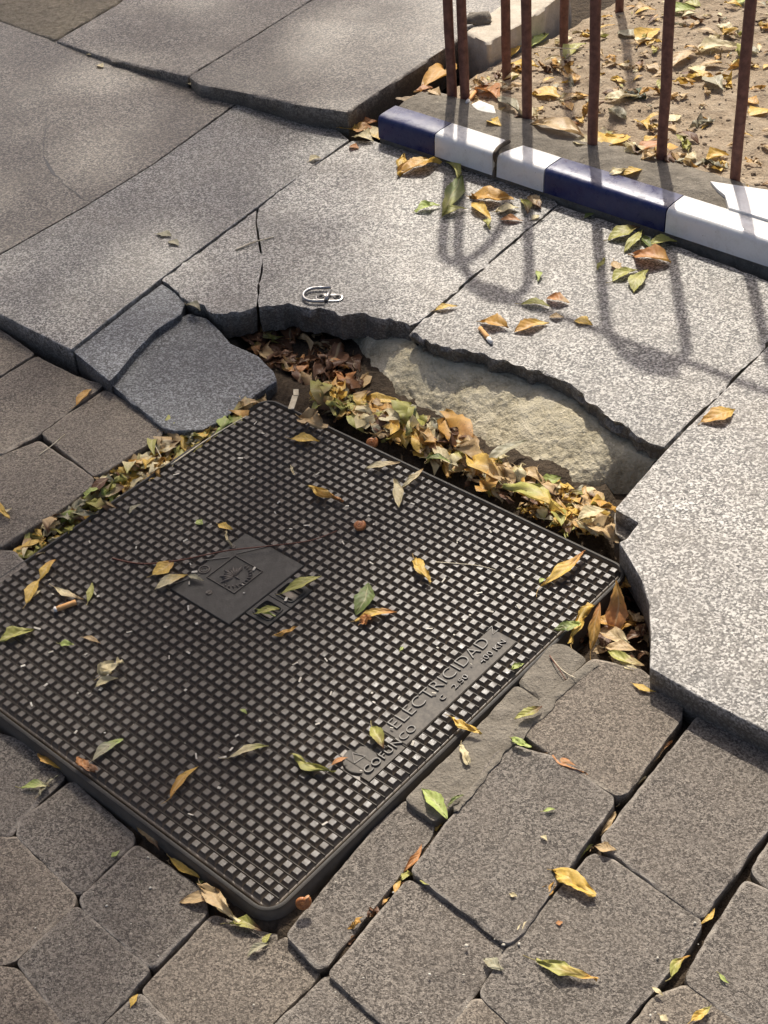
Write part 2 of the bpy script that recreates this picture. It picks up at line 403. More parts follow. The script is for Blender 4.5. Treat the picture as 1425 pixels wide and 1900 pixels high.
def stone(name, px, z, mat, parent, thick=.07, rad=.006, bev=.005, jit=.0012, rough=0.0, step=.012, seed=0, zf=None, tilt=None, label=None, grow=0.0):
    """px: outline in photo pixels (lying at height z or zf(x,y)); builds a solid block with worn arrises"""
    poly = []
    for q in px:
        zz = q[2] if len(q) > 2 else z
        poly.append(G(q[0], q[1], zz))
    area = sum(poly[i-1].x*poly[i].y-poly[i].x*poly[i-1].y for i in range(len(poly)))
    if area < 0: poly.reverse()
    OUTL.append([(p.x, p.y) for p in poly])
    pts = rounded(poly, rad, step); nr = normals2(pts); n = len(pts)
    def j(p, k, amp):
        return noise.noise(Vector((p.x*70+seed*3.1, p.y*70, k*1.7)))*amp + noise.noise(Vector((p.x*22+seed, p.y*22, k*.9)))*amp*1.3
    rings = []; wear = []; side = []
    g_ = grow; prof = [(g_-.004, -thick, 0, 1), (g_-.001, -thick*.62, 0, 1), (g_, -thick*.3, 0, 1), (g_, -bev*1.1, 1, .1), (g_-bev*.35, -bev*.33, 1, 0), (g_-bev*1.1, 0, .8, 0), (g_-max(bev*1.6, min(bev*3.0, rad*.9)), 0, 0, 0)]
    for k, (off, dz, w, sd_) in enumerate(prof):
        ring = []
        for p, v in zip(pts, nr):
            top = k >= 4
            a = jit if top else jit + rough
            o = off + j(p, 0 if top else k, a) + (0 if not top else 0)
            if not top: o += j(p, 0, jit)*.3
            zz = p.z + dz
            if rough and not top: zz += noise.noise(Vector((p.x*55, p.y*55, k*3.)))*rough*.7
            if top and k < 6: zz += -abs(noise.noise(Vector((p.x*40+seed, p.y*40, 5.)))) * bev*.35
            ring.append(Vector((p.x+v.x*o, p.y+v.y*o, zz)))
        rings.append(ring); wear += [w]*n; side += [sd_]*n
    verts = [q for r in rings for q in r]; faces = []
    for i in range(len(rings)-1):
        for k in range(n):
            faces.append((i*n+k, i*n+(k+1) % n, (i+1)*n+(k+1) % n, (i+1)*n+k))
    bm = bmesh.new()
    bm.verts.layers.float.new('wear'); bm.verts.layers.float.new('side')
    lw = bm.verts.layers.float['wear']; ls = bm.verts.layers.float['side']
    bv = [bm.verts.new(v) for v in verts]
    for v, w, s in zip(bv, wear, side): v[lw] = w; v[ls] = s
    for f in faces: bm.faces.new([bv[i] for i in f])
    for q in bm.faces: q.smooth = True
    bm.faces.ensure_lookup_table()
    for q in bm.faces[-n:]: q.smooth = False
    last = [bv[(len(rings)-1)*n+k] for k in range(n)]
    cd = delaunay_2d_cdt([Vector((q.co.x, q.co.y)) for q in last], [(k, (k+1) % n) for k in range(n)], [], 1, 1e-7)
    cvs = []
    for p2, orig in zip(cd[0], cd[3]):
        if orig: cvs.append(last[orig[0]])
        else:
            near = min(last, key=lambda q: (q.co.x-p2.x)**2+(q.co.y-p2.y)**2); cvs.append(bm.verts.new((p2.x, p2.y, near.co.z)))
    for t3 in cd[2]:
        tri_ = [cvs[k] for k in t3]
        if len(set(tri_)) == 3:
            try: bm.faces.new(tri_).smooth = False
            except ValueError: pass
    bm.normal_update()
    o = from_bm(name, bm, mat, parent)
    o.data.set_sharp_from_angle(angle=RAD(32))
    if label: o['label'] = label
    return o

# ================================================================== SETTING
Z_SLAB, Z_STEP = .035, .078
# the ground sheet: flat far away, lumpy where joints and the hole let it be seen
gv = []; gf = []
def topx(x, y, z):
    d = Vector((x, y, z-CAMH)); w_ = d.dot(_f)
    return (W/2+F*d.dot(_r)/w_, H/2-F*d.dot(_u)/w_) if w_ > .2 else (-9e3, -9e3)
def in_poly(x, y, poly):
    r = False; j = len(poly)-1
    for i in range(len(poly)):
        if (poly[i][1] > y) != (poly[j][1] > y) and x < (poly[j][0]-poly[i][0])*(y-poly[i][1])/(poly[j][1]-poly[i][1])+poly[i][0]: r = not r
        j = i
    return r
DEEP = [(380, 560), (760, 590), (1250, 800), (1250, 1290), (1060, 1230), (1140, 1040), (520, 720)]
PAVS = [(640, 1740), (700, 1600), (1080, 1190), (1440, 1330), (1600, 1900), (1400, 2100), (400, 2100)]
SQRS = [(-200, 1280), (0, 1330), (480, 1740), (640, 1740), (620, 2100), (-300, 2100)]
def gz(x, y):
    px, py = topx(x, y, -.02)
    lv = -.052
    if in_poly(px, py, DEEP): lv = -.050 if px > 1130 else -.034
    elif in_poly(px, py, PAVS): lv = -.021
    elif in_poly(px, py, SQRS): lv = -.040
    elif px < 620 and py > 560: lv = -.024
    return lv + .7*(.052-.052) + .010*noise.fractal(Vector((x*14, y*14, .3)), 1.0, 2.0, 4) + .004*nz(x, y, 0, 60)
NX = 150; X0, X1, Y0, Y1 = -.75, .95, .55, 3.3
for j in range(NX+1):
    for i in range(NX+1):
        x = X0+(X1-X0)*i/NX; y = Y0+(Y1-Y0)*j/NX
        gv.append(Vector((x, y, gz(x, y) if 0 < i < NX and 0 < j < NX else -.052)))
for j in range(NX):
    for i in range(NX):
        a = j*(NX+1)+i; gf.append((a, a+1, a+NX+2, a+NX+1))
B = 400.0; o0 = len(gv)
gv += [Vector((-B, -B, -.052)), Vector((B, -B, -.052)), Vector((B, B, -.052)), Vector((-B, B, -.052))]
low = list(range(0, NX+1)); right = [k*(NX+1)+NX for k in range(NX+1)]
top = [NX*(NX+1)+k for k in range(NX, -1, -1)]; left = [k*(NX+1) for k in range(NX, -1, -1)]
gf += [tuple([o0, o0+1]+low[::-1]), tuple([o0+1, o0+2]+right[::-1]), tuple([o0+2, o0+3]+top[::-1]), tuple([o0+3, o0]+left[::-1])]
tag(mk('ground', gv, gf, MAT['ground'], smooth=True), kind='structure')

stone_pav = tag(empty('granite_pavement', (0.1, 1.9, 0)), kind='structure')
pav = tag(empty('paver_pavement', (0.1, 1.2, 0)), kind='structure')

def jag(px, i0, i1, amp=3.0, n=4):
    rj = random.Random(i0*7+i1); out = list(px[:i0])
    for i in range(i0, i1):
        a, b_ = px[i], px[i+1]; out.append(a)
        L = math.hypot(b_[0]-a[0], b_[1]-a[1]); m = max(1, int(L/10))
        for k in range(1, m):
            t = (k+rj.uniform(-.3, .3))/m
            out.append((a[0]+(b_[0]-a[0])*t+rj.gauss(0, amp*.7), a[1]+(b_[1]-a[1])*t+rj.gauss(0, amp)))
    return out+list(px[i1:])
# granite slabs -------------------------------------------------------------
S = Z_SLAB
def slab(px, mat='granite', z=S, **kw):
    d = dict(thick=.085, rad=.003, bev=.0013, jit=.0007, step=.01, grow=.0006, seed=random.random()*90); d.update(kw)
    return stone('slab', px, z, MAT[mat], stone_pav, **d)
# left: worn slab, then coarse slab along the joint
slab([(-600, -176), (0, 40), (152, 93), (232, 124), (318, 152), (438, 190), (283, 303), (152, 384), (0, 470), (-104, 529), (-600, 281)], 'granite_fine', label='worn brownish granite slab with a branching crack')
slab([(441, 193), (500, 212), (626, 242), (647, 259), (560, 322), (475, 384), (298, 516), (216, 580), (132, 648), (0, 582), (-98, 533), (0, 473), (154, 386), (285, 305)], 'granite')
# cracked slab in the middle (two pieces), broken along the front
BC = dict(rough=.0035, bev=.0006, rad=.0012, step=.0045, jit=.0003, grow=.0)
slab(jag([(303, 519), (390, 455), (476, 390), (474, 412), (477, 440), (482, 468), (484, 500), (478, 530), (476, 568), (450, 576), (420, 582), (398, 580), (380, 566), (345, 556), (322, 536)], 8, 14, 1.6), 'granite', thick=.05, **BC)
slab(jag([(480, 386), (560, 324), (652, 262), (690, 262), (716, 268), (820, 300), (930, 332), (1030, 372), (1033, 379), (905, 486), (792, 586), (760, 603), (735, 594), (700, 590), (668, 580), (640, 582), (600, 572), (560, 570), (535, 562), (505, 568), (480, 570), (482, 530), (488, 500), (486, 468), (481, 440), (478, 412)], 11, 20, 2.0), 'granite', thick=.05, **BC)
# right-hand slab with the long undermined break
slab(jag([(1037, 381), (1150, 418), (1240, 452), (1425, 522), (1510, 552), (1425, 632), (1330, 732), (1232, 829), (1205, 822), (1190, 812), (1165, 790), (1140, 780), (1112, 756), (1090, 742), (1060, 712), (1032, 700), (1010, 690), (980, 684), (950, 670), (925, 668), (900, 656), (870, 646), (850, 647), (800, 638), (764, 616), (796, 590), (910, 488)], 7, 25, 2.0), 'granite', thick=.027, **dict(BC, rough=.0045))
# slab with the curved saw cut
slab([(1428, 640), (1518, 557), (2100, 765), (2100, 1720), (1425, 1357), (1290, 1287), (1207, 1238), (1209, 1180), (1206, 1120), (1192, 1076), (1168, 1034), (1150, 1006), (1163, 1000), (1186, 970), (1142, 944), (1196, 882), (1236, 836), (1334, 736)], 'granite', thick=.06)
# broken chip lying just under its corner
stone('slab_fragment', [(1140, 950, .012), (1183, 972, .012), (1160, 1000, .012), (1140, 990, .012)], .012, MAT['granite_fine'], stone_pav, thick=.05, rad=.003, bev=.0015, jit=.001, rough=.001, step=.006)
# two loose bluish pieces
slab([(137, 652), (243, 570), (300, 527), (322, 540), (341, 562), (332, 582), (287, 614), (250, 652), (218, 692), (203, 707)], 'granite_blue', z=.030, thick=.06, rad=.003, bev=.0014, rough=.0015)
z1, z2 = .018, .004
slab([(206, 713, z1), (252, 663, z1), (287, 628, z1), (337, 588, z1), (352, 581, z1), (382, 590, z1), (404, 610, z1), (427, 637, .015), (476, 660, .011), (508, 690, .007), (512, 706, z2), (472, 731, z2), (410, 778, z2), (375, 797, .007), (323, 799, .010), (303, 793, .012)], 'granite_blue', thick=.06, rad=.003, bev=.0014, rough=.0015)
# raised slabs of the step: they sink towards the left
def zs(x): return .035 + .043*max(0.0, min(1.0, (x-60)/560.0))
def stepslab(pts, mat='granite_fine', **kw):
    slab([(x, y, zst) for (x, y, zst) in pts], mat, thick=.09, **kw)
stepslab([(104, 75, .040), (192, 105, .046), (253, 119, .052), (346, 141, .06), (458, 74, .06), (572, 2, .06), (690, -75, .06), (330, -75, .042), (214, 10, .040)], bev=.004, rough=.002)
stepslab([(350, 142, .062), (372, 157, .062), (440, 169, .066), (505, 182, .072), (551, 194, .075), (644, 207, .078), (830, 86, .078), (1060, -75, .078), (696, -75, .062), (578, 0, .062), (462, 73, .062)], bev=.004, rough=.002)
# rough cement infill in the corner
rc = stone('cement_infill', [(-600, -180, .036), (0, 37, .036), (60, 60, .038), (101, 73, .040), (212, 8, .040), (326, -75, .042), (-600, -320, .036)], .036, MAT['rough_cement'], stone_pav, thick=.05, rad=.004, bev=.004, jit=.002)

# concrete pavers -------------------------------------------------------------
def paver(px, z, brown=False, mat=None, **kw):
    d = dict(thick=.06, rad=.0055, bev=.0021, jit=.0013, step=.006, grow=.0026, seed=random.random()*90); d.update(kw)
    return stone('paver', px, z+random.uniform(-.001, .001), MAT[mat or ('paver_brown' if brown else 'paver')], pav, **d)
ZL, ZQ, ZR, ZS = .006, -.020, -.002, -.010
# beside the loose granite
paver([(-80, 585), (0, 612), (60, 655), (0, 696), (-90, 655)], ZL, True)
paver([(67, 661), (100, 680), (150, 702), (190, 713), (178, 724), (74, 801), (0, 841), (-95, 770), (0, 704)], ZL, True, jit=.002)
paver([(194, 724), (250, 756), (299, 793), (296, 806), (236, 846), (176, 882), (79, 803)], ZL, True)
paver([(72, 818), (172, 887), (168, 902), (110, 944), (40, 985), (0, 1012), (-130, 930), (0, 848)], ZL-.002, True)
paver([(-120, 950), (-10, 1021), (24, 1023), (48, 1046), (0, 1080), (-90, 1105), (-200, 1010)], ZL-.006)
# below the cover
paver([(-200, 1300), (0, 1362), (65, 1388), (116, 1440), (32, 1528), (14, 1551), (-60, 1530), (-200, 1420)], ZQ)
paver([(36, 1523), (134, 1450), (246, 1550), (243, 1565), (152, 1652), (140, 1655), (32, 1549)], ZQ)
paver([(-80, 1545), (14, 1557), (27, 1555), (139, 1663), (136, 1678), (29, 1778), (0, 1790), (-120, 1690)], ZQ, True)
paver([(150, 1666), (253, 1568), (375, 1652), (382, 1694), (286, 1789), (273, 1789), (157, 1686)], ZQ)
paver([(33, 1783), (141, 1682), (277, 1798), (180, 1905), (150, 1935), (120, 1900)], ZQ)
paver([(-120, 1760), (0, 1797), (25, 1796), (112, 1893), (140, 1935), (60, 2040), (-120, 1900)], ZQ, True)
paver([(264, 1838), (394, 1701), (505, 1735), (525, 1737), (590, 1796), (590, 1808), (496, 1904), (430, 1985), (345, 1925)], ZQ, True)
paver([(195, 1900), (258, 1844), (338, 1926), (420, 1992), (300, 2060), (165, 1936)], ZQ)
# right of the cover
paver([(533, 1734), (700, 1533), (752, 1485), (803, 1529), (797, 1553), (700, 1671), (604, 1787), (590, 1790)], ZS)
paver([(756, 1633), (797, 1652), (934, 1750), (933, 1766), (893, 1819), (820, 1925), (770, 1945), (690, 1876), (612, 1807)], ZR-.004)
paver([(606, 1812), (688, 1882), (766, 1950), (700, 2040), (500, 1960), (500, 1915)], ZR-.010)
paver([(764, 1614), (858, 1493), (919, 1400), (949, 1383), (1020, 1402), (1137, 1478), (1134, 1494), (1050, 1612), (965, 1731), (940, 1747), (807, 1649)], ZR+.003)
paver([(1000, 1310), (1100, 1222), (1190, 1243), (1263, 1306), (1262, 1333), (1162, 1468), (1145, 1474), (1027, 1400), (972, 1360)], ZR+.004, True)
paver([(1119, 1556), (1210, 1438), (1295, 1331), (1310, 1329), (1425, 1399), (1500, 1440), (1425, 1531), (1305, 1696), (1295, 1698), (1126, 1573)], ZR+.001)
paver([(1093, 1592), (1103, 1586), (1137, 1596), (1294, 1704), (1299, 1718), (1272, 1763), (1209, 1834), (1120, 1945), (1050, 1985), (960, 1910), (897, 1850), (895, 1838), (945, 1760)], ZR)
paver([(1274, 1812), (1330, 1720), (1384, 1633), (1425, 1653), (1570, 1735), (1500, 1900), (1470, 1955), (1382, 1900), (1278, 1824)], ZR)
paver([(1217, 1850), (1265, 1831), (1276, 1831), (1377, 1902), (1460, 1962), (1380, 2060), (1130, 1955)], ZR-.003, True)
paver([(1396, 1612), (1460, 1520), (1520, 1460), (1700, 1560), (1600, 1725), (1420, 1640)], ZR)
paver([(832, 1922), (880, 1856), (898, 1859), (955, 1913), (1040, 1990), (960, 2060), (800, 1960)], ZR-.003, True)
# mortar-bedded strip beside the cover and the spill over its neighbours
paver([(755, 1482), (860, 1378), (958, 1274), (1008, 1306), (978, 1345), (905, 1440), (806, 1522)], ZS+.009, mat='mortar', rad=.004, bev=.002)
paver([(964, 1265), (1021, 1194), (1049, 1194), (1088, 1221), (1011, 1301)], ZS+.011, mat='mortar', rad=.008, bev=.004)
stone('mortar_spill', [(905, 1420), (960, 1350), (972, 1325), (1005, 1300), (1040, 1268), (1092, 1226), (1112, 1232), (1075, 1262), (1030, 1302), (1012, 1330), (985, 1345), (972, 1372), (940, 1392), (925, 1418), (893, 1452), (860, 1496), (838, 1508)], ZR+.0058, MAT['mortar'], pav, thick=.02, rad=.006, bev=.0011, jit=.0028, step=.005)

# the same pavers carry on outside the picture
_k0 = G(0, 582, S); _kd = (G(132, 648, S)-_k0).normalized(); _kn = Vector((-_kd.y, _kd.x, 0))
for ia in range(-9, 12):
    for ib in range(-16, 0):
        c = Vector((_k0.x, _k0.y, 0)) + _kd*(ia*.137) + _kn*(ib*.118-.066+(.0)); hx, hy = .066, .056
        q = [c+_kd*(sx*hx)+_kn*(sy*hy) for sx, sy in ((-1, -1), (1, -1), (1, 1), (-1, 1))]
        smp = q+[c, c+_kd*hx, c-_kd*hx, c+_kn*hy, c-_kn*hy]
        if not (-1.15 < c.x < 1.2 and .35 < c.y < 2.3): continue
        px_ = [topx(p.x, p.y, 0) for p in smp]
        if any(-15 < a < 1440 and -15 < b_ < 1915 for a, b_ in px_): continue
        if any(in_poly(p.x, p.y, o_) for p in smp for o_ in OUTL): continue
        if any(in_poly(v_[0], v_[1], [(p.x, p.y) for p in q]) for o_ in OUTL for v_ in o_): continue
        if any(abs((p.x-CX)*math.cos(TH)+(p.y-CY)*math.sin(TH)) < .345 and abs(-(p.x-CX)*math.sin(TH)+(p.y-CY)*math.cos(TH)) < .345 for p in smp): continue
        if (c-G(1425, 1357, S)).dot(_kn) > -.07 and c.x > .3: continue
        paver([topx(p.x, p.y, -.006) for p in q], -.006, (ia+ib) % 3 == 0, step=.03)

# concrete bed laid bare under the slabs ---------------------------------------
topc = [(640, 600), (700, 625), (760, 645), (830, 665), (900, 685), (970, 710), (1040, 750), (1100, 790), (1160, 830), (1215, 850)]
botc = [(655, 700), (690, 735), (735, 765), (790, 790), (860, 825), (920, 865), (985, 900), (1040, 915), (1090, 925), (1130, 925)]
def cat(pts, t):
    x = t*(len(pts)-1); i = min(int(x), len(pts)-2); return pts[i].lerp(pts[i+1], x-i)
tw = [G(x, y, .008 if x > 720 else -.008) for x, y in topc]; bw = [G(x, y, -.05) for x, y in botc]
v = []; f = []; NA, NBk = 200, 70
for i in range(NA+1):
    a, b_ = cat(tw, i/NA), cat(bw, i/NA)
    back = (a-b_); back.z = 0; back.normalize()
    for k in range(NBk+1):
        s = k/NBk
        if s < .2:
            p = a + back*(.05*(1-s/.2)); p.z = a.z-.001
        else:
            q = (s-.2)/.8; p = a.lerp(b_, q)
            p.z = a.z - .008*min(1, q*2.2) + (b_.z-a.z)*.8*(q**1.5)
        if i > NA*.86 and s > .15: p.z -= .03*((i-NA*.86)/(NA*.14))*min(1, (s-.15)*3)
        if i < NA*.08: p.z -= .05*(1-i/(NA*.08))**1.3*min(1, s*4)
        am = .15+min(1, s*1.5)
        fr_ = noise.fractal(Vector((p.x*24, p.y*24, 1.)), .8, 2.1, 5)
        p.z += am*(.0024*fr_ + .0016*abs(nz(p.x, p.y, 0, 38)) + .0016*nz(p.x, p.y, 2, 110) + .0012*nz(p.x, p.y, 5, 230)) - .002*am
        # cracks
        cr = abs(noise.noise(Vector((p.x*16, p.y*16, 7.))))
        if cr < .010 and s > .3: p.z -= .003
        p.z = min(p.z, a.z-.0005) if s < .22 else p.z
        v.append(p)
for i in range(NA):
    for k in range(NBk):
        a = i*(NBk+1)+k; f.append((a, a+NBk+1, a+NBk+2, a+1))
tag(mk('concrete_bed', v, f, MAT['bed'], smooth=True), kind='structure')

# ================================================================== COVER AND FRAME
CX, CY, TH = -.15943719, 1.34103584, .79175679
UA = Vector((math.cos(TH), math.sin(TH), 0)); VA = Vector((-math.sin(TH), math.cos(TH), 0)); ZA = Vector((0, 0, 1))
CC = Vector((CX, CY, 0))
def cov(u, v, z=0.0): return CC + UA*u + VA*v + ZA*z
HS = .32
def rrect(off, z, rad=.018, n=8, half=HS):
    r = max(.001, rad+off); h = half+off; pts = []
    for cx, cy, a0 in ((1, -1, -90), (1, 1, 0), (-1, 1, 90), (-1, -1, 180)):
        for k in range(n+1):
            a = RAD(a0+90*k/n); pts.append(cov(cx*(h-r)+r*math.cos(a), cy*(h-r)+r*math.sin(a), z))
    return pts
frame = tag(empty('iron_surround', cov(0, 0, -.06)), 'black cast iron surround with rounded corners holding the square electricity cover', 'surround')
mb = MB(); prof = [(.020, -.085), (.020, -.050), (.0135, -.046), (.0125, -.006), (.0118, -.001), (.0105, .0), (.0082, .0), (.0074, -.001), (.0068, -.004), (.0062, -.016), (.0, -.016)]
mb.loft([rrect(o, z, .014) for o, z in prof])
fr = mb.build('frame_ring', MAT['iron_plate'], frame, True)
fr.data.set_sharp_from_angle(angle=RAD(40))
lid = tag(empty('manhole_cover', cov(0, 0, -.014)), 'dark studded square cast iron cover reading ELECTRICIDAD, scattered with leaves', 'manhole cover')
ZF = -.0045
mb = MB()
mb.loft([rrect(o, z, .010) for o, z in ((.0, -.016), (.0035, -.014), (.0035, ZF-.001), (.0025, ZF))], cap1=True)
NST = 46; FLD = .643; PIT = FLD/NST; SH = .0068
plate = mb.build('plate', MAT['iron'], lid)
mb = MB()
for i in range(1, NST):
    u = -FLD/2+i*PIT; w = .0007; a, b_ = -FLD/2, FLD/2; h1 = ZF+.0030
    mb.add([cov(u-w, a, ZF-.0005), cov(u+w, a, ZF-.0005), cov(u+w*.6, a, h1), cov(u-w*.6, a, h1), cov(u-w, b_, ZF-.0005), cov(u+w, b_, ZF-.0005), cov(u+w*.6, b_, h1), cov(u-w*.6, b_, h1)],
           [(0, 1, 5, 4), (1, 2, 6, 5), (2, 3, 7, 6), (3, 0, 4, 7)])
o = mb.build('rib_lines', MAT['iron_text'], lid); o['kind'] = 'stuff'
def gl(k): return -FLD/2+k*PIT
EMB = (gl(19)+.0004, gl(29)-.0004, gl(24)+.0004, gl(32)-.0004); HAN = (gl(21)+.0004, gl(27)-.0004, gl(21)+.0004, gl(24)-.0004)
TXT = (gl(18)+.0004, gl(33)-.0004, gl(2)+.0004, gl(5)-.0004); CIR = (-.1165, -.2635, .0205)
def blocked(u, v):
    m = .0
    for (a, b_, c, d) in (EMB, HAN, TXT):
        if a-m < u < b_+m and c-m < v < d+m: return True
    if math.hypot(u-CIR[0], v-CIR[1]) < CIR[2]+.001: return True
    if -.135 < u < -.05 and gl(2) < v < gl(3): return True
    return False
def stud_geo(mbx, u, v, du=0):
    b_, t = PIT*.465, PIT*.285; h = SH
    rs = []
    for hw, z in ((b_, ZF-.0003), (b_*.93, ZF+h*.3), (t*1.08, ZF+h*.88), (t*.9, ZF+h)):
        rs.append([cov(u+sx*hw*.97, v+sy*hw*1.02, z) for sx, sy in ((-1, -1), (1, -1), (1, 1), (-1, 1))])
    mbx.loft(rs, cap1=True)
sp = []
for i in range(NST):
    for k in range(NST):
        u = -FLD/2+(i+.5)*PIT; v_ = -FLD/2+(k+.5)*PIT
        if blocked(u, v_): continue
        sp.append((u, v_))
campos = Vector((0, 0, CAMH))
def inframe(p):
    d = p-campos; zz = d.dot(_f); x = W/2+F*d.dot(_r)/zz; y = H/2-F*d.dot(_u)/zz
    return 0 < x < W and 0 < y < H
sp.sort(key=lambda q: (not inframe(cov(*q)), (cov(*q)-campos).length))
m1 = MB(); stud_geo(m1, 0, 0); sv = [p-CC for p in m1.v]
stud_me = bpy.data.meshes.new('stud'); stud_me.from_pydata([tuple(p) for p in sv], [], m1.f); stud_me.materials.append(MAT['iron'])
rest = MB()
for n_, (u, v_) in enumerate(sp):
    if n_ < 300:
        o = bpy.data.objects.new('stud', stud_me); COL.objects.link(o)
        o.location = cov(u, v_) + ZA*random.uniform(-.0004, .0002); attach(o, lid)
    else: stud_geo(rest, u, v_)
o = rest.build('stud_field', MAT['iron'], lid); o['kind'] = 'stuff'

def slab_local(name, rect, z0, z1, mat, parent, bev=.0012):
    a, b_, c, d = rect; mbx = MB()
    def ring(i, z): return [cov(a+i, c+i, z), cov(b_-i, c+i, z), cov(b_-i, d-i, z), cov(a+i, d-i, z)]
    mbx.loft([ring(0, z0), ring(0, z1-bev), ring(bev, z1)], cap1=True)
    return mbx.build(name, mat, parent)
# crest plate with its square medallion
ep = slab_local('crest_plate', EMB, ZF-.002, ZF+.0058, MAT['iron_plate'], lid)
zt = ZF+.0058
def ridge(mbx, p, q, w, h, z, n=5):
    """lens shaped raised stroke"""
    p, q = Vector(p), Vector(q); d = (q-p); t = Vector((-d.y, d.x)).normalized(); rs = []
    for k in range(n+1):
        s = k/n; c = p+d*s; ww = w*max(.12, math.sin(math.pi*min(1, .12+s*.82))); hh = h*max(.2, math.sin(math.pi*(.1+.8*s)))
        rs.append([cov(*(c-t*ww), z-.0004), cov(*(c-t*ww*.45), z+hh), cov(*(c+t*ww*.45), z+hh), cov(*(c+t*ww), z-.0004)])
    mbx.loft(rs, closed=False)
mu, mv, ms = .015, .076, .026
mbx = MB()
for (x0, y0, x1, y1) in ((-ms, -ms, ms, -ms), (ms, -ms, ms, ms), (ms, ms, -ms, ms), (-ms, ms, -ms, -ms)):
    d = Vector((x1-x0, y1-y0)).normalized(); t = Vector((-d.y, d.x))*.0011
    a = Vector((mu+x0, mv+y0)); b_ = Vector((mu+x1, mv+y1))
    mbx.add([cov(*(a-t), zt-.0005), cov(*(b_-t), zt-.0005), cov(*(b_-t*.3), zt+.0016), cov(*(a-t*.3), zt+.0016), cov(*(a+t), zt-.0005), cov(*(b_+t), zt-.0005), cov(*(b_+t*.3), zt+.0016), cov(*(a+t*.3), zt+.0016)], [(0, 1, 2, 3), (3, 2, 6, 7), (7, 6, 5, 4), (0, 3, 7, 4), (1, 5, 6, 2)])
mbx.build('medallion_border', MAT['iron'], ep)
mbx = MB()
for k in range(9):                       # fan of fronds
    a = RAD(20+17.5*k); L = .021 if k % 2 == 0 else .017
    b0 = Vector((mu-.003, mv-.004)); e = b0+Vector((math.cos(a), math.sin(a)))*L
    ridge(mbx, b0+(e-b0)*.16, e, .0025, .0026, zt)
    for sgn in (-1, 1):
        a2 = a+sgn*.55; m_ = b0+(e-b0)*.55
        ridge(mbx, m_, m_+Vector((math.cos(a2), math.sin(a2)))*L*.3, .001, .0016, zt)
ridge(mbx, (mu-.003, mv-.013), (mu-.003, mv-.001), .0014, .002, zt)
for k in range(13):                      # beaded wreath below
    a = RAD(190+14*k); c = Vector((mu-.002, mv-.001)); r1, r2 = .0185, .0245
    ridge(mbx, c+Vector((math.cos(a), math.sin(a)))*r1, c+Vector((math.cos(a+.12), math.sin(a+.12)))*r2, .0017, .0021, zt)
mbx.build('crest', MAT['iron'], ep, True)
def ring_bead(name, cu, cv_, R0, r, parent, z, mat):
    mbx = MB(); n = 20
    pts = [cov(cu+R0*math.cos(2*math.pi*k/n), cv_+R0*math.sin(2*math.pi*k/n), z) for k in range(n+1)]
    mbx.tube(pts, r, 6, False); return mbx.build(name, mat, parent, True)
ring_bead('ring', -.003, .116, .0072, .0015, ep, zt, MAT['iron']); ring_bead('ring', -.003, .116, .0040, .0010, ep, zt, MAT['iron'])
def disc_screw(u, v, R0, parent):
    mbx = MB(); n = 16
    mbx.loft([[cov(u+r*math.cos(2*math.pi*k/n), v+r*math.sin(2*math.pi*k/n), zz) for k in range(n)] for r, zz in ((R0, zt-.0006), (R0, zt+.0007), (R0*.85, zt+.0012))], cap1=True)
    mbx.box(cov(u, v, zt+.0014), UA, VA, ZA, R0*.8, R0*.14, .0004)
    return mbx.build('screw', MAT['iron'], parent, False)
disc_screw(.052, .118, .0042, ep); disc_screw(-.030, .078, .0045, ep)
for (p, q) in (((-.045, .127), (-.012, .113)), ((.045, .104), (.084, .078)), ((.012, .128), (.035, .106))):
    mbx = MB(); p, q = Vector(p), Vector(q); d = (q-p).normalized(); t = Vector((-d.y, d.x))*.0006
    mbx.add([cov(*(p-t), zt-.001), cov(*(q-t), zt-.001), cov(*(q+t), zt-.001), cov(*(p+t), zt-.001), cov(*(p-t), zt+.0008), cov(*(q-t), zt+.0008), cov(*(q+t), zt+.0008), cov(*(p+t), zt+.0008)], [(4, 5, 6, 7), (0, 1, 5, 4), (2, 3, 7, 6), (1, 2, 6, 5), (3, 0, 4, 7)])
    mbx.build('seam_line', MAT['dark_steel'], ep)
# lifting plate with two rounded pockets
def lift_plate():
    a, b_, c, d = HAN; mbx = MB(); z1 = ZF+.0054
    cu, cv_ = (a+b_)/2, (c+d)/2; hw = (b_-a)/2; hh = (d-c)/2
    def rr(cx, cy, hx, hy, r, z, n=5):
        pts = []
        for sx, sy, a0 in ((1, -1, -90), (1, 1, 0), (-1, 1, 90), (-1, -1, 180)):
            for k in range(n+1):
                an = RAD(a0+90*k/n); pts.append(cov(cx+sx*(hx-r)+r*math.cos(an), cy+sy*(hy-r)+r*math.sin(an), z))
        return pts
    for s in (-1, 1):
        px = cu+s*hw/2; outer = [(px, cv_, hw/2, hh)]
        R = [rr(px, cv_, hw/2, hh, .0006, ZF-.001), rr(px, cv_, hw/2, hh, .0006, z1-.001), rr(px, cv_, hw/2-.0008 if True else 0, hh-.0008, .0006, z1),
             rr(px, cv_, .0150, .0165, .006, z1), rr(px, cv_, .0146, .0161, .006, z1+.0014), rr(px, cv_, .0128, .0143, .005, z1+.0012), rr(px, cv_, .0118, .0133, .005, z1-.004), rr(px, cv_, .0115, .013, .005, z1-.016)]
        mbx.loft(R, cap1=True)
    return mbx.build('lifting_plate', MAT['iron_plate'], lid)
# pockets need the plate below to be open: raise the plate floor around them instead
lift_plate()
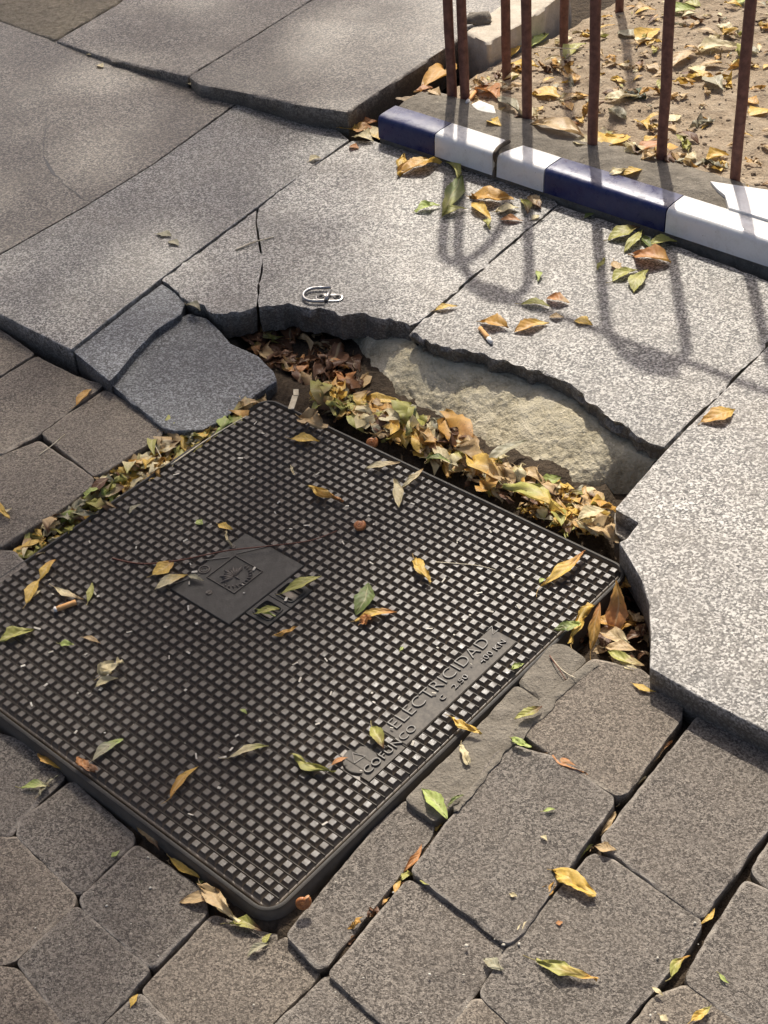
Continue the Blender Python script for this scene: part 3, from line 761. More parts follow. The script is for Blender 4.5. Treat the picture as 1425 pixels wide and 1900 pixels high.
# lettering
tp = slab_local('lettering_plate', TXT, ZF-.001, ZF+.0045, MAT['iron_text'], lid)
mbx = MB(); n = 28
mbx.loft([[cov(CIR[0]+r*math.cos(2*math.pi*k/n), CIR[1]+r*math.sin(2*math.pi*k/n), z) for k in range(n)] for r, z in ((CIR[2], ZF-.001), (CIR[2], ZF+.002), (CIR[2]-.001, ZF+.003))], cap1=True)
cp = mbx.build('maker_disc', MAT['iron_text'], lid)
mbx = MB(); mbx.box(cov(-.1035, gl(2)+PIT/2, ZF+.0008), UA, VA, ZA, .0312, .0068, .0030)
cp2 = mbx.build('maker_strip', MAT['iron_text'], lid)
mbx = MB()
tri = [cov(CIR[0]+.009*math.cos(RAD(a)), CIR[1]+.004+.009*math.sin(RAD(a)), ZF+.0034) for a in (80, 200, 320, 80)]
for a, b_ in zip(tri, tri[1:]): mbx.tube([a, b_], .0007, 6)
mbx.build('triangle_mark', MAT['iron'], cp)
mbx = MB()
for (p, q) in (((.131, -.252), (.142, -.252)), ((.142, -.252), (.131, -.262)), ((.131, -.262), (.142, -.262))):
    mbx.tube([cov(*p, ZF+.0046), cov(*q, ZF+.0046)], .0007, 6)
mbx.build('recycling_mark', MAT['iron'], tp)
dg = bpy.context.evaluated_depsgraph_get()
def text(body, u, v, size, length, z, parent, mat, depth=.0016):
    cu = bpy.data.curves.new('lettering', 'FONT'); cu.body = body; cu.size = size
    cu.extrude = depth; cu.offset = -.0005 if size > .02 else -.0002; cu.bevel_depth = .0002; cu.resolution_u = 4; cu.align_x = 'LEFT'; cu.space_character = 1.05
    to = bpy.data.objects.new('tmp_text', cu); COL.objects.link(to)
    d = bpy.context.evaluated_depsgraph_get()
    me = bpy.data.meshes.new_from_object(to.evaluated_get(d))
    bpy.data.objects.remove(to)
    xs = [q.co.x for q in me.vertices]; x0, x1 = min(xs), max(xs); k = length/(x1-x0)
    for q in me.vertices:
        q.co = cov(u+(q.co.x-x0)*k, v+q.co.y, z+q.co.z)
    me.materials.clear(); me.materials.append(mat)
    o = bpy.data.objects.new('lettering', me); COL.objects.link(o); attach(o, parent); return o
zl = ZF+.0047
text('ELECTRICIDAD', -.058, -.2690, .0235, .176, zl, tp, MAT['letters'])
text('COFUNCO', -.128, -.2868, .0150, .086, ZF+.0044, cp2, MAT['letters'])
text('C', .008, -.2835, .0105, .007, zl, tp, MAT['iron']); text('2.50', .031, -.2835, .0105, .026, zl, tp, MAT['iron'])
text('400 KN', .084, -.2835, .0115, .046, zl, tp, MAT['iron'])

# ================================================================== PLANTER: KERB, SOIL, FENCE
K0 = G(703, 262, S); KD = (G(1425, 503, S)-K0).normalized(); KN = Vector((-KD.y, KD.x, 0))
def kp(a, b_, z): return Vector((K0.x, K0.y, 0)) + KD*a + KN*b_ + ZA*z
ZK = .088
kerb = tag(empty('planter_kerb', kp(.5, .05, S)), 'low planter kerb faced with alternating blue and white glazed tiles', 'kerb')
mb = MB()
prof = [(.002, S-.04), (.001, S+.008), (.006, S+.012), (.010, ZK-.016), (.020, ZK-.008), (.055, ZK-.006), (.075, ZK+.0005), (.118, ZK+.002), (.150, ZK-.002), (.155, S-.06)]
def krow(a): return [kp(a, b_+.0022*nz(a, b_, k, 50)+.001*nz(a, b_, 9, 130), z+.0018*nz(a, b_+k*.3, 3, 38)) for k, (b_, z) in enumerate(prof)]
rows = [krow(.002+i*.011) for i in range(120)]
mb.loft(rows, closed=False); mb.add(rows[0], [tuple(range(len(prof)))])
mb.build('mortar_core', MAT['mortar'], kerb, True)
def ktile(a0, a1, colr, b0=0.0, label=None, wedge=None):
    pr = [(.0, S+.010), (.0005, S+.016), (.002, ZK-.012), (.003, ZK-.006), (.0055, ZK-.0018), (.0095, ZK), (.0205, ZK+.0012), (.0535, ZK+.0022), (.0545, ZK+.0015), (.0545, ZK-.004), (.02, ZK-.0062), (.012, ZK-.012), (.009, S+.012)]
    rs = []
    n = max(2, int((a1-a0)/.02))
    for i in range(n+1):
        for_e = 1 if i in (0, n) else 0
        a = a0+(a1-a0)*i/n
        ring = []
        for k, (b_, z) in enumerate(pr):
            sk = 0
            if wedge: sk = (wedge[0]*(1-i/n)+wedge[1]*i/n)*(b_/.0545)*((1-i/n) if wedge[0] else i/n)
            ring.append(kp(a+sk + (.0006*nz(b_*9, z*9, a*40, 30) if for_e else 0), b_+b0-.004, z+.0007*nz(a, b_, 2, 12)))
        rs.append(ring)
    mbx = MB(); mbx.loft(rs, cap0=True, cap1=True)
    o = mbx.build('kerb_tile', MAT[colr], kerb, True)
    try:
        o.data.set_sharp_from_angle(angle=RAD(50))
    except Exception: pass
    if label: o['label'] = label
def ka(px, py): return (G(px, py, S)-K0).dot(KD)
a1, a2, a3, a4 = ka(808, 298), ka(922, 334), ka(1015, 362), ka(1236, 438)
ktile(.004, a1-.0012, 'blue', label='short cut blue glazed tile at the kerb end')
ktile(a1+.0012, a2-.006, 'white', label='white glazed tile left of the break', wedge=(0, -.012))
ktile(a2+.004, a3-.0012, 'white', label='white glazed tile right of the break', wedge=(.020, 0))
ktile(a3+.0012, a4-.0012, 'blue', label='long blue glazed tile between white ones')
ktile(a4+.0012, a4+.205, 'white', label='long white glazed tile next to the broken top tile')
ktile(a4+.2074, a4+.41, 'blue'); ktile(a4+.4124, a4+.615, 'white')
# broken white tile lying on the ledge behind the last white tile
bt = [(1318, 336), (1425, 352), (1560, 392), (1560, 440), (1425, 407), (1352, 385), (1345, 362), (1330, 350)]
poly = [G(x, y, ZK+.006) for x, y in bt]; mbx = MB()
ar = sum(poly[i-1].x*poly[i].y-poly[i].x*poly[i-1].y for i in range(len(poly)))
if ar < 0: poly.reverse()
mbx.loft([[p+ZA*dz for p in poly] for dz in (-.009, -.001)]+[[p+((sum(poly, Vector())/len(poly))-p)*.012 for p in poly]], cap1=True)
o = mbx.build('top_tile', MAT['white'], kerb); o['label'] = 'white top tile with a ragged broken end'

# soil of the planter
LD = KN
def soil_z(a, b_):
    base = .079 - .012*min(1, max(0, (b_-.10)/.5)) - .028*max(0.0, 1-a/.12)*min(1, b_/.2)
    return base + .008*noise.fractal(Vector((a*9, b_*9, 2.)), 1, 2, 5) + .004*max(0, nz(a, b_, 0, 45)) + .003*nz(a, b_, 4, 110)
v = []; f = []; NA, NB_ = 190, 190
for i in range(NA+1):
    for k in range(NB_+1):
        a = -.03+1.9*(i/NA)**1.15; b_ = .085+1.9*(k/NB_)**1.3
        z = soil_z(a, b_)
        if b_ < .17: z = z*((b_-.085)/.085) + (ZK-.004)*(1-(b_-.085)/.085)+.004*nz(a, b_, 4, 60)
        v.append(kp(a, b_, z))
for i in range(NA):
    for k in range(NB_):
        q = i*(NB_+1)+k; f.append((q, q+NB_+1, q+NB_+2, q+1))
tag(mk('planter_soil', v, f, MAT['soil'], smooth=True), kind='structure')
def Gs(px, py):
    """pixel -> planter soil"""
    z = .08
    for _ in range(6):
        p = G(px, py, z); d = p-Vector((K0.x, K0.y, 0)); z = soil_z(d.dot(KD), d.dot(KN))
        if d.dot(KN) < .17: z = max(z, ZK-.003)
    return G(px, py, z)
# clods and pebbles in the soil: uncountable
mb = MB()
ico = bmesh.new(); bmesh.ops.create_icosphere(ico, subdivisions=1, radius=1); icov = [q.co.copy() for q in ico.verts]; icof = [tuple(w.index for w in q.verts) for q in ico.faces]; ico.free()
def pebble(mbx, p, r, flat=.7):
    rot = Matrix.Rotation(random.uniform(0, 6.28), 3, 'Z')
    s = Vector((random.uniform(.7, 1.4), random.uniform(.7, 1.2), random.uniform(.5, .9)*flat))
    mbx.add([Vector(p)+rot @ Vector((c.x*s.x*r*random.uniform(.85, 1.15), c.y*s.y*r*random.uniform(.85, 1.15), c.z*s.z*r)) for c in icov], icof)
for _ in range(2200):
    a = random.uniform(0, 1.2); b_ = random.uniform(.12, 1.3)
    pebble(mb, kp(a, b_, soil_z(a, b_)+.001), random.choice((.0018, .0025, .003, .0045)))
o = mb.build('soil_clods', MAT['soil'], None, True); tag(o, 'loose clods and grit lying on the planter soil', 'soil', kind='stuff')

# pale border stones running back along the planter's left side
def border(px, z, mat, label, **kw):
    o = stone('border_stone', px, z, MAT[mat], None, thick=.11, rad=.006, bev=.004, jit=.002, rough=.003, **kw)
    tag(o, label, 'stone', 'border stones of the planter'); return o
border([(864, 58, .088), (905, 80, .088), (985, 33, .088), (1062, -24, .088), (1020, -60, .088), (930, 8, .088)], .088, 'stone', 'pale ridged border stone behind the two corner fence bars', step=.008)
rr_ = random.Random(3)
bmi = bmesh.new(); bmesh.ops.create_icosphere(bmi, subdivisions=3, radius=1)
for q in bmi.verts:
    k = 1+.35*noise.fractal(q.co*1.6, 1, 2, 4); q.co = Vector((q.co.x*.030*k, q.co.y*.024*k, max(-.004, q.co.z*.016*k)))
o = from_bm('mortar_lump', bmi, MAT['mortar'], None, True); o.location = G(890, 36, .092); tag(o, 'lump of old grey mortar stuck on the pale border stone', 'mortar')

# fence ------------------------------------------------------------------------
fence = tag(empty('planter_fence', kp(.4, .15, ZK)), 'rusty brown hoop topped iron fence of round bars rising from the planter edge', 'fence')
LSH = .57; HT = LSH*math.tan(SUN_EL)
def hoop(p, q, lean=(0, 0), rad=.0095, ht=HT+.03):
    p, q = Vector(p), Vector(q); m = (p+q)/2; R0 = (q-p).length/2; ex = (q-p).normalized()
    h0 = S+ht-R0*1.5-p.z
    pts = [p-ZA*.06]
    for k in range(9):
        t = k/8; pts.append(p+ZA*(h0*t)+Vector((nz(p.x, t*3, 0, 3), nz(p.y, t*3, 5, 3), 0))*.0018)
    for k in range(1, 12):
        a = math.pi*(1-k/12.0); pts.append(Vector((m.x, m.y, p.z+h0))+ex*(R0*math.cos(a))+ZA*(R0*1.5*math.sin(a)))
    for k in range(8, -1, -1):
        t = k/8; pts.append(q+ZA*(h0*t)+Vector((nz(q.x, t*3, 0, 3), nz(q.y, t*3, 5, 3), 0))*.0018)
    pts.append(q-ZA*.06)
    mbx = MB(); mbx.tube(pts, [rad*random.uniform(.96, 1.05) for _ in pts], 12)
    return mbx.build('hoop_bar', MAT['rust'], fence, True)
fb = [G(862, 176, ZK), G(978, 216, ZK), G(1100, 268, ZK), G(1228, 292, ZK), G(1364, 326, ZK)]
nx = fb[4]+(fb[4]-fb[3]); 
hoop(fb[0], fb[1]); hoop(fb[2], fb[3]); hoop(fb[4], nx)
n2 = nx+(fb[4]-fb[3]); n3 = n2+(fb[4]-fb[3]); hoop(n2, n3)
hoop(G(838, 174, ZK), G(940, 138, .075)); hoop(G(1047, 74, .07), G(1150, 4, .07)); 
# straight rail joining the tops of the hoops
mbx = MB(); r0 = (fb[0]+fb[1])/2; r1 = n3; nseg = 24
mbx.tube([Vector((r0.x+(r1.x-r0.x)*k/nseg, r0.y+(r1.y-r0.y)*k/nseg, S+HT+.028+.003*math.sin(k*1.1))) for k in range(nseg+1)], .0075, 10)
mbx.build('top_rail', MAT['rust'], fence, True)
for (p, q) in ((fb[0], fb[1]), (fb[2], fb[3]), (fb[4], nx), (n2, n3)):      # knot added out of view to thicken the rail's shadow at each hoop
    m = (p+q)/2; e = (r1-r0).normalized(); e.z = 0; c = Vector((m.x, m.y, S+HT+.028)); mbx = MB()
    mbx.tube([c+e*(-.05+.0125*k) for k in range(9)], [.008, .013, .017, .020, .021, .020, .017, .013, .008], 10); mbx.build('shadow_knot', MAT['rust'], fence, True)
# street tree out of view behind the planter; its crown throws the soft shade over the left paving
tree = tag(empty('street_tree', (-.6, 8.2, 0)), 'leafy street tree beyond the step, its crown shading the left slabs', 'tree')
rt = random.Random(11)
mbx = MB(); mbx.tube([(-.6, 8.2, -.06), (-.6, 8.2, 1.5), (-.55, 8.15, 3.5), (-.5, 8.1, 5.2), (-.45, 8.0, 6.6)], [.20, .16, .14, .11, .05], 14, True, .06)
for _ in range(12):
    a = rt.uniform(0, 6.28); e = Vector((-.6+1.2*math.cos(a), 8.3+2.0*math.sin(a), rt.uniform(6.0, 7.6)))
    b0 = Vector((-.52, 8.1, rt.uniform(3.8, 5.6))); mbx.tube([b0, b0.lerp(e, .5)+Vector((0, 0, .2)), e], [.06, .035, .012], 8, True, .06)
mbx.build('trunk', MAT['bark'], tree, True)
cv = []; cf = []; ccs = []; cac = []; cvn = []
nl = 0
while nl < CROWN_N:
    gx = rt.uniform(-2.6, .6); gy = rt.uniform(-.3, 4.2); z = rt.uniform(6.0, 8.2)
    x = gx+z*sdir.x/sdir.z; y = gy+z*sdir.y/sdir.z
    edge = CROWN_EDGE + .06*math.sin(gy*2.3) + .08*nz(x*1.2, y*1.2, z*1.2) - .55*max(0.0, 1.55-gy)
    pr = max(0, min(1, (edge-gx)/.32))
    if rt.random() > pr: continue
    nl += 1
    n_ = Vector((rt.gauss(0, .5), rt.gauss(0, .5), 1)).normalized(); t_ = n_.orthogonal().normalized(); t_ = Matrix.Rotation(rt.uniform(0, 6.28), 3, n_) @ t_; b2 = n_.cross(t_)
    L = rt.uniform(.05, .095); c = Vector((x, y, z)); i0 = len(cv)
    cv += [c-t_*L, c+b2*L*.45-t_*L*.1, c+t_*L, c-b2*L*.45-t_*L*.1]; cf.append((i0, i0+1, i0+2, i0+3))
    k_ = Vector(PAL_TREE).lerp(Vector((.30, .26, .04)), rt.random()**2); ccs += [(k_.x, k_.y, k_.z, 1)]*4; cac += [.5]*4; cvn += [0]*4
mk('crown', cv, cf, MAT['leaf'], tree, False, {'Col': ('C', ccs), 'across': ('F', cac), 'vein': ('F', cvn)})

# ================================================================== LEAVES
PAL = {'Y': (.80, .53, .11), 'O': (.66, .37, .085), 'T': (.62, .44, .22), 'G': (.47, .46, .12), 'g': (.14, .20, .05), 'B': (.15, .07, .035),
       'D': (.03, .08, .024), 'P': (.80, .69, .40), 'R': (.58, .26, .09), 'L': (.48, .58, .16), 'K': (.40, .38, .25)}
CN = {'Y': 'yellow', 'O': 'ochre', 'T': 'tan', 'G': 'yellowish green', 'g': 'green', 'B': 'dark brown', 'D': 'dark green', 'P': 'pale cream', 'R': 'rusty orange', 'L': 'bright green', 'K': 'grey green'}
def leaf_geo(p0, p1, width, colr, tip=None, curl=.1, fold=.25, twist=0.0, serr=.06, stem=.18, rng=random, ns=14, nt=6, lift=.0012, crumple=.0, surf=None):
    p0, p1 = Vector(p0), Vector(p1); d = p1-p0; L = max(d.length, .004); ex = d.normalized()
    ey = ZA.cross(ex)
    ey = ey.normalized() if ey.length > 1e-4 else Vector((1, 0, 0)); ez = ex.cross(ey)
    c0 = Vector(PAL[colr]); c1 = Vector(PAL[tip]) if tip else c0*rng.uniform(.75, 1.1)
    v = []; cs = []; ac = []; vn = []; f = []
    bend = rng.uniform(-.12, .12); sd = rng.uniform(0, 50); pk = rng.uniform(.38, .5)
    for i in range(ns+1):
        s = i/ns
        w = (s/pk)**.75 if s < pk else (max(0, 1-s)/(1-pk))**.85
        w = min(1, w)*(1-.12*(1-abs(2*s-1)))*1.08
        w = max(.03, w)*width/2
        cen = p0+ex*(L*s)+ey*(bend*L*math.sin(math.pi*s))
        zc = curl*L*math.sin(math.pi*s)*.8 + curl*L*.5*(s**2)
        tw = twist*(s-.3)
        for k in range(nt+1):
            t = -1+2*k/nt; ww = w*(1-serr*(i % 2)*(abs(t) > .9))*(1+(.16*nz(s*7+sd, math.copysign(4, t), 2)+.10*nz(s*19+sd, math.copysign(4, t), 5))*(abs(t) > .5))
            y = t*ww; zz = fold*abs(t)**1.3*ww
            y2 = y*math.cos(tw)-zz*math.sin(tw); z2 = y*math.sin(tw)+zz*math.cos(tw)
            q = cen+ey*y2+ez*(z2+zc)
            if crumple:
                q += Vector((nz(s*3+sd, t*1.5, 0), nz(s*3+sd, t*1.5, 3), nz(s*3+sd, t*2, 7)))*crumple*L
            else:
                q += ez*(.05*L*nz(s*3.5+sd, t*1.6, 1)+.02*L*nz(s*9+sd, t*4, 8)) + ey*(.03*L*nz(s*3+sd, t, 6))
            v.append(q)
            sh = .5+.5*nz(s*4+sd, t*2, 11)
            mixv = min(1, max(0, (s-.45)*2.2 + (sh-.5)*1.3)) if tip else sh*.6
            c = c0.lerp(c1, mixv)*rng.uniform(.94, 1.06); cs.append((c.x, c.y, c.z, 1)); ac.append(t); vn.append(s*.6+abs(t)*.18)
    for i in range(ns):
        for k in range(nt):
            a = i*(nt+1)+k; f.append((a, a+nt+1, a+nt+2, a+1))
    if stem > 0:
        b0 = len(v); sl = stem*L; r = max(.0005, width*.022); side_ = rng.uniform(-.5, .5)
        for j_ in range(4):
            s = j_/3; c = p0-ex*(sl*s)+ey*(side_*sl*s*s)+ez*(curl*L*.06)
            for k in range(4):
                a = k*math.pi/2; v.append(c+ey*(r*math.cos(a))+ez*(r*math.sin(a)))
                cc = c0.lerp(Vector((.5, .36, .18)), .6); cs.append((cc.x, cc.y, cc.z, 1)); ac.append(.5); vn.append(0)
        for j_ in range(3):
            for k in range(4):
                f.append((b0+j_*4+k, b0+j_*4+(k+1) % 4, b0+j_*4+4+(k+1) % 4, b0+j_*4+4+k))
    lo = min(q.z-(surf(q) if surf else min(p0.z, p1.z)) for q in v)
    sh = lift-lo
    for q in v: q.z += sh
    return v, f, cs, ac, vn
USED = {}
def leaf(x0, y0, x1, y1, wpx, colr, where, zone=0.0, tip=None, name='fallen_leaf', extra=None, soil=False, w3=None, **kw):
    if soil: p0, p1 = Gs(x0, y0), Gs(x1, y1)
    else:
        za, zb = zone if isinstance(zone, tuple) else (zone, zone)
        p0, p1 = G(x0, y0, za), G(x1, y1, zb)
    mid = (p0+p1)/2
    lpx = math.hypot(x1-x0, y1-y0)
    if w3 is None:
        # width measured across the leaf in the picture -> metres on the surface
        nx_, ny_ = -(y1-y0)/max(lpx, 1), (x1-x0)/max(lpx, 1); cx_, cy_ = (x0+x1)/2, (y0+y1)/2
        w3 = (G(cx_+nx_*wpx/2, cy_+ny_*wpx/2, mid.z)-G(cx_-nx_*wpx/2, cy_-ny_*wpx/2, mid.z)).length
        w3 = min(w3, .95*(p1-p0).length) if lpx > 12 else w3
    d = dict(curl=random.uniform(.03, .14), fold=random.uniform(.1, .5), twist=random.uniform(-.5, .5), stem=random.choice((0, .12, .22)), crumple=random.choice((0, 0, .04, .07, .12)))
    d.update(kw)
    v, f, cs, ac, vn = leaf_geo(p0, p1, w3, colr, tip, **d)
    base = Vector((mid.x, mid.y, min(q.z for q in v)))
    o = mk(name, [q-base for q in v], f, MAT['leaf'], None, True, {'Col': ('C', cs), 'across': ('F', ac), 'vein': ('F', vn)})
    o.location = base
    L = (p1-p0).length; ar_ = w3/max(L, 1e-4)
    size = 'tiny' if L < .018 else 'small' if L < .035 else 'mid-sized' if L < .055 else 'large'
    shape = 'crumpled' if d.get('crumple', 0) > .08 else 'slender' if ar_ < .33 else 'broad' if ar_ > .6 else 'pointed'
    cn = CN[colr] + (' and '+CN[tip] if tip and CN[tip] != CN[colr] else '')
    cu_ = 'curled' if d.get('curl', 0) > .10 else 'folded' if d.get('fold', 0) > .32 else 'flat'
    sk_ = 'stalked ' if d.get('stem', 0) > .2 else ''
    lab = extra or (f'{size} {cn} leaf {where}' if tip else f'{size} {cu_} {shape} {sk_}{cn} leaf {where}')
    wl = lab.split()
    if len(wl) > 16: lab = lab.replace('mid-sized ', '').replace(sk_, '') if sk_ else lab.replace('mid-sized ', '')
    if len(lab.split()) > 16: lab = f'{cn} leaf {where}'
    tag(o, lab, 'leaf', 'fallen leaves '+where)
    return o

ST = ZF+SH     # stud tops
WC = 'on the iron cover'
w_kb = 'lying before the break in the white kerb tiles'
w_kr = 'heaped at the foot of the long blue kerb tile'
w_sd = 'on the sunlit granite slab above the concrete hollow'
w_st = 'along the foot of the raised granite step'
w_co = 'in the corner between step and short blue tile'
w_ls = 'on the left granite slabs'
w_lp = 'on the brown pavers beside the loose granite'
w_ce = 'on the iron cover beside the crest plate'
w_ct = 'on the iron cover near the lettering'
w_cr = 'on the iron cover towards the saw-cut slab'
w_ch = 'on the iron cover towards the concrete hollow'
w_cl = 'on the iron cover near the cigarette butt'
w_cf = 'on the studs towards the small square pavers'
w_fr = 'along the frame edge by the small square pavers'
w_sq = 'on the small square pavers'
w_mo = 'on the mortar strip beside the cover'
w_rp = 'on the large grey pavers'
w_jt = 'stuck in a wide paver joint'
w_gp = 'piled in the gap below the saw-cut slab'
w_ho = 'in the litter of the concrete hollow'
w_gu = 'in the leaf-filled gutter beside brown pavers'
w_so = 'on the planter soil'
s_ = S
